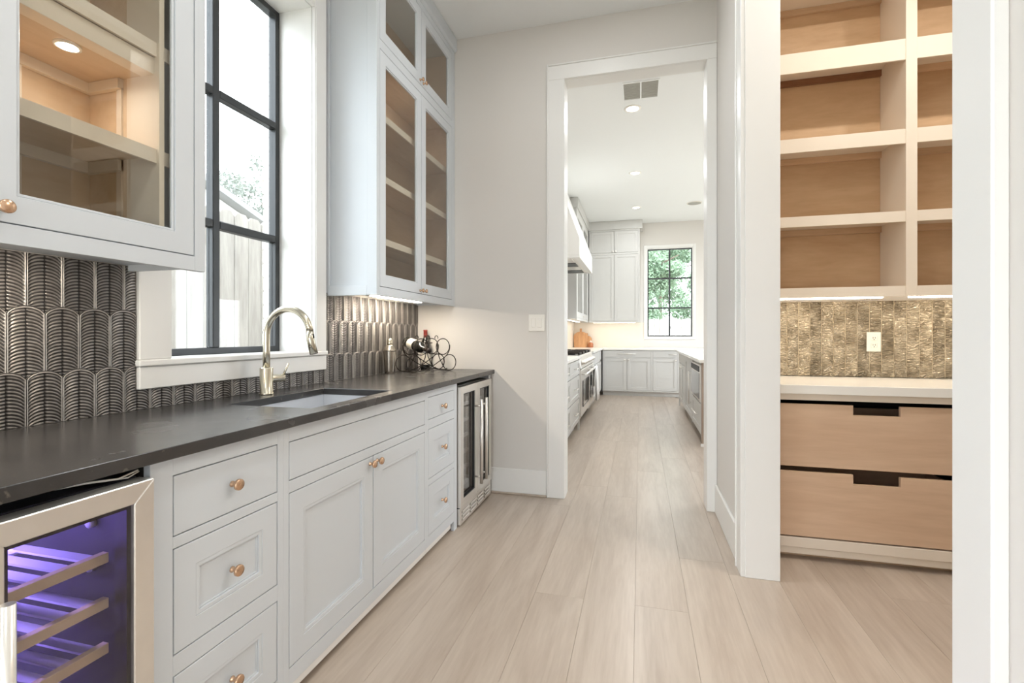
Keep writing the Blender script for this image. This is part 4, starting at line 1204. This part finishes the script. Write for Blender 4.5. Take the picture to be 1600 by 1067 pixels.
# back wall cabinet
ktl = thing('tall_wall_cabinet', (-.48, 10.0, 1.44), 'tall pale wall cabinet with four plain doors left of the kitchen back window', 'cabinet', 'pale kitchen wall cabinets')
YTF = 9.90; FT = face_ny(YTF)
MB().box(-1.0, -.004, YTF + .0195, YKB - .003, 1.445, 3.30).build('carcass', KC, ktl)
for n, a0, a1, c0, c1 in (('stile', -1.0, -.966, 1.44, 3.30), ('stile', -.034, -.004, 1.44, 3.30), ('rail', -.966, -.034, 1.44, 1.465), ('rail', -.966, -.034, 2.80, 2.835), ('rail', -.966, -.034, 3.27, 3.30)):
    MB(FT).box(a0, a1, c0, c1, -.0195, 0).build(n, KC, ktl)
for a0, a1, kk in ((-.966, -.5, -.53), (-.5, -.034, -.47)):
    panel_front(FT, 'door', a0, a1, 1.465, 2.80, KC, ktl, .055, .004, bead=0)
    d = panel_front(FT, 'door', a0, a1, 2.835, 3.27, KC, ktl, .055, .004, bead=0); knob(FT, kk, 2.86, d, 'steel', .018)
MB().box(-1.0, .045, YTF - .03, YKB - .003, 3.30, ZC - .004).build('crown', KC, ktl)
ku = thing('undercabinet_light', (-.5, 10.1, 1.44), 'slim light bar below the tall pale wall cabinet at the back', 'light', 'slim light bars below the wall cabinets')
box('housing', M['plate'], -.93, -.08, 10.0, 10.05, 1.434, 1.4445, ku); box('diffuser', M['kbar'], -.92, -.09, 10.005, 10.045, 1.430, 1.4335, ku)
# stone splash
sbox('trim_4', M['splash'], XKL + .002, WX0 - .06, YKB - .0028, YKB, .929, 1.44)
sbox('trim_5', M['splash'], XKL, XKL + .0028, 7.87, YKB - .003, .929, 1.44)

# kitchen back window
w2 = struct('window_2')
KX0, KX1, KZ0, KZ1 = .148, 1.009, 1.155, 2.932
F2 = face_ny(YKB + .02)
MB(F2).ring_frame(KX0, KX1, KZ0, KZ1, .022, -.045, 0).build('frame', M['black'], w2, .002)
box('jamb_lining', M['trim'], WX0, KX0, YKB - .001, YKB + .15, WZ0, WZ1, w2)
box('jamb_lining', M['trim'], KX1, WX1, YKB - .001, YKB + .15, WZ0, WZ1, w2)
box('jamb_lining', M['trim'], KX0, KX1, YKB - .001, YKB + .15, KZ1, WZ1, w2)
box('jamb_lining', M['trim'], KX0, KX1, YKB - .001, YKB + .15, WZ0, KZ0, w2)
box('casing', M['trim'], WX0 - .055, WX0, YKB - .02, YKB, 1.10, WZ1 + .06, w2, .003)
box('casing', M['trim'], WX1, WX1 + .055, YKB - .02, YKB, 1.10, WZ1 + .06, w2, .003)
box('casing', M['trim'], WX0, WX1, YKB - .02, YKB, WZ1, WZ1 + .06, w2, .003)
box('casing', M['trim'], WX0, WX1, YKB - .02, YKB, 1.10, WZ0, w2, .003)
xm = .578
box('muntin', M['black'], xm - .016, xm + .016, YKB + .022, YKB + .06, KZ0 + .02, KZ1 - .02, w2)
kz = [KZ0, 1.732, 2.332, KZ1]
for z in kz[1:3]:
    for a, b in ((KX0 + .02, xm - .016), (xm + .016, KX1 - .02)):
        box('muntin', M['black'], a, b, YKB + .022, YKB + .06, z - .014, z + .014, w2)
for i in range(3):
    for a, b in ((KX0 + .02, xm - .016), (xm + .016, KX1 - .02)):
        box('pane', M['glass'], a, b, YKB + .044, YKB + .049, kz[i] + .014, kz[i + 1] - .014, w2)

# island
IX = .635
FI = face_nx(IX)
il = thing('kitchen_island', (1.1, 7.0, 0), 'pale kitchen island with built in microwave opposite the range', 'island')
MB().box(IX + .0195, 1.65, 5.53, 8.6, .09, .893).build('carcass', KC, il)
MB().box(IX + .08, 1.60, 5.56, 8.5, 0, .09).build('toe_kick', KC, il)
MB().box(IX - .001, 1.65, 5.490, 5.528, 0, .893).build('end_panel', M['endwood'], il, .002)
MB().box(IX - .012, IX + .04, 5.48, 5.489, 0, .03).build('end_foot', M['trim'], il, .002)
for n, a0, a1, c0, c1 in (('stile', 5.529, 5.56, .09, .893), ('stile', 6.46, 6.50, .09, .893), ('stile', 7.42, 7.46, .09, .893), ('stile', 8.56, 8.60, .0, .893)):
    MB(FI).box(a0, a1, c0, c1, -.0195, 0).build(n, KC, il)
d = panel_front(FI, 'drawer', 5.56, 6.46, .11, .44, KC, il, .06, bead=0); bar_pull(FI, 5.80, 6.22, .30, d)
d = panel_front(FI, 'door', 6.50, 7.42, .11, .88, KC, il, .07, bead=0); bar_pull(FI, .30, .72, 6.58, d, True)
d = panel_front(FI, 'door', 7.46, 8.01, .11, .72, KC, il, .06, bead=0); knob(FI, 7.97, .68, d, 'steel')
d = panel_front(FI, 'door', 8.01, 8.56, .11, .72, KC, il, .06, bead=0); knob(FI, 8.05, .68, d, 'steel')
slab(FI, 'drawer', 7.46, 8.56, .74, .88, KC, il)
mw = MB(FI).box(5.575, 6.445, .46, .86, -.0195, .012).build('microwave', M['steel'], il, .004); mw['label'] = 'built in stainless microwave drawer'
MB(FI).box(5.60, 6.42, .49, .77, .012, .016).build('microwave_window', M['ovenglass'], mw)
MB(FI).box(5.60, 6.42, .785, .845, .012, .018).build('control_strip', M['rubber'], mw)
tag(box('island_countertop', M['quartz'], IX - .035, 1.72, 5.40, 8.66, .8935, .928, None, .003), 'white quartz top on the kitchen island', 'countertop')

# cutting boards and jar on the back counter
def board(name, x, y, w, h, lean, label, mat='boardwood', t_=.018):
    t = thing(name, (x, y, .928), label, 'cutting board')
    t.rotation_euler = (-lean, 0, 0)
    P = []
    for i in range(17):
        a = PI * i / 16
        P.append((w / 2 * math.cos(a), h * .55 + h * .28 * math.sin(a)))
    pts = [(-w / 2 * .86, 0), (w / 2 * .86, 0)] + P
    m = MB(); m.prism([(a, 0, b) for a, b in pts], [(a, t_, b) for a, b in pts]); m.build('board', M[mat], t, .002, local=True)
    m = MB(); m.box(-.022, .022, .001, t_ - .001, h * .80, h); m.build('handle', M[mat], t, .004, local=True)
board('cutting_board', -1.20, 10.10, .30, .40, .17, 'arched wooden cutting board leaning at the kitchen splash, nearest the range side')
board('cutting_board', -1.08, 10.14, .22, .30, .17, 'smaller wooden cutting board leaning beside the amber jar')
jr = thing('amber_jar', (-.985, 10.08, .928), 'small amber soap jar on the kitchen back counter', 'jar')
MB().lathe([(0, 0), (.045, 0), (.052, .01), (.052, .075), (.04, .095), (.02, .105), (.02, .115), (0, .115)], (-.985, 10.08, .928)).build('body', M['amber'], jr)
MB().lathe([(.021, .106), (.021, .125), (.012, .13), (.006, .15), (0, .15)], (-.985, 10.08, .928)).build('pump', M['plate'], jr)

# ------------------------------------------------------------------ outside
sbox('ground', M['ground'], -40, 40, -40, 60, -.5, -.3)
fc = thing('fence', (-3.15, 4.5, -.3), 'whitewashed vertical board fence outside the bar window', 'fence')
y = 1.2; i = 0
while y < 8.5:
    w = .139; zt = 2.17 + random.uniform(-.012, .012)
    P = [(y + .002, -.3), (y + w - .002, -.3), (y + w - .002, zt - .03), (y + w - .03, zt), (y + .03, zt), (y + .002, zt - .03)]
    x = -3.15 - (.004 if i % 2 else 0)
    m = MB(); m.prism([(x, a, b) for a, b in P], [(x - .018, a, b) for a, b in P]); m.build('board', M['fence'], fc, .0015)
    y += w + .003; i += 1
for z in (.2, 1.0, 1.8): box('rail', M['fence'], -3.215, -3.173, 1.2, 8.5, z, z + .085, fc)
# white brick reveal beside the window
we = struct('wall_exterior')
box('mortar', M['brick'], -2.015, -1.962, 2.240, 2.45, .9, 3.1, we)
for c_ in range(29):
    z = .9 + c_ * .0765
    off = .008 * random.random()
    box('brick', M['brick'], -2.022 - off, -1.963, 2.236 - off * .3, 2.252, z, z + .069, we, .006)
# neighbour house
hs_ = thing('house', (-9, 8, -.3), 'pale neighbouring house with sloping roof behind the white fence', 'house')
m = MB(); W_ = [(-8, -1.2, -.3), (-8, 9.2, -.3), (-8, 9.2, 3.40), (-8, 4.0, 5.02), (-8, -1.2, 3.40)]
m.prism(W_, [(-14, y, z) for _, y, z in W_]); m.build('wall', M['siding'], hs_)
for sg in (-1, 1):
    A_ = [(4.0, 5.03), (4.0 + sg * 5.7, 5.03 - 5.7 * .312), (4.0 + sg * 5.7, 5.15 - 5.7 * .312), (4.0, 5.15)]
    m = MB(); m.prism([(-7.75, y, z) for y, z in A_], [(-14.3, y, z) for y, z in A_]); m.build('roof', M['roof'], hs_)
def tree(loc, h, r, n, leafm, label, leaf=.16, seed=1, squash=1.0, low=.4):
    rr = random.Random(seed)
    t = thing('tree', loc, label, 'tree', 'trees outside the windows')
    x0, y0, z0 = loc
    m = MB(); m.tube([(x0, y0, z0), (x0 + .05, y0, z0 + h * .4), (x0 - .05, y0 + .05, z0 + h * .8)], [.14, .10, .04], 8)
    for k_ in range(7):
        a = rr.uniform(0, 2 * PI); e_ = rr.uniform(.3, .9); zz = z0 + h * rr.uniform(.35, .7)
        m.tube([(x0, y0, zz), (x0 + math.cos(a) * r * .5, y0 + math.sin(a) * r * .5, zz + r * e_ * .5), (x0 + math.cos(a) * r * .85, y0 + math.sin(a) * r * .85, zz + r * e_ * .7)], [.05, .035, .012], 6)
    m.build('trunk', M['bark'], t)
    verts = []; faces = []
    cl = [(Vector((rr.gauss(0, .5), rr.gauss(0, .5), rr.gauss(0, .45))) * r, rr.uniform(.25, .5) * r) for _ in range(26)]
    for _ in range(n):
        c, cr_ = rr.choice(cl)
        d_ = Vector((rr.gauss(0, 1), rr.gauss(0, 1), rr.gauss(0, 1))).normalized() * cr_ * rr.random() ** .4
        p = Vector((x0, y0, z0 + h * .68)) + c + Vector((d_.x, d_.y, d_.z * .7))
        if p.z < z0 + low: continue
        u = Vector((rr.gauss(0, 1), rr.gauss(0, 1), rr.gauss(0, 1))).normalized(); w = u.orthogonal().normalized()
        s_ = leaf * rr.uniform(.6, 1.2); b_ = len(verts)
        verts += [p - u * s_ * .5, p + w * s_ * .22, p + u * s_ * .5, p - w * s_ * .22]
        faces.append((b_, b_ + 1, b_ + 2, b_ + 3))
    me = bpy.data.meshes.new('foliage'); me.from_pydata([v - Vector(loc) for v in verts], [], faces); me.materials.append(M[leafm])
    o = bpy.data.objects.new('foliage', me); COL.objects.link(o); o.parent = t; o['kind'] = 'stuff'
tree((-11.3, 12.5, -.3), 8.0, 1.25, 5000, 'leafpale', 'pale leafy tree behind the white fence outside the bar window', .13, 3)
tree((.1, 16.4, -.3), 4.9, 1.35, 22000, 'leaf', 'green tree on the left behind the kitchen window fence', .13, 5)
tree((3.2, 19.8, -.3), 5.8, 1.7, 22000, 'leaf', 'green tree on the right behind the kitchen window fence', .15, 6)
tree((.9, 24.5, -.3), 7.4, 2.3, 22000, 'leaf', 'tallest green tree, farthest behind the kitchen window fence', .2, 8)
fk = thing('fence', (1.0, 14.0, -.3), 'pale board fence below the trees outside the kitchen window', 'fence')
x = -1.6; i = 0
while x < 4.2:
    y_ = 14.0 + (.004 if i % 2 else 0)
    P = [(x + .002, -.3), (x + .137, -.3), (x + .137, 1.60), (x + .11, 1.63), (x + .03, 1.63), (x + .002, 1.60)]
    m = MB(); m.prism([(a, y_, b) for a, b in P], [(a, y_ + .018, b) for a, b in P]); m.build('board', M['fence'], fk)
    x += .142; i += 1
for z in (.2, 1.35): box('rail', M['fence'], -1.6, 4.2, 14.023, 14.07, z, z + .085, fk)
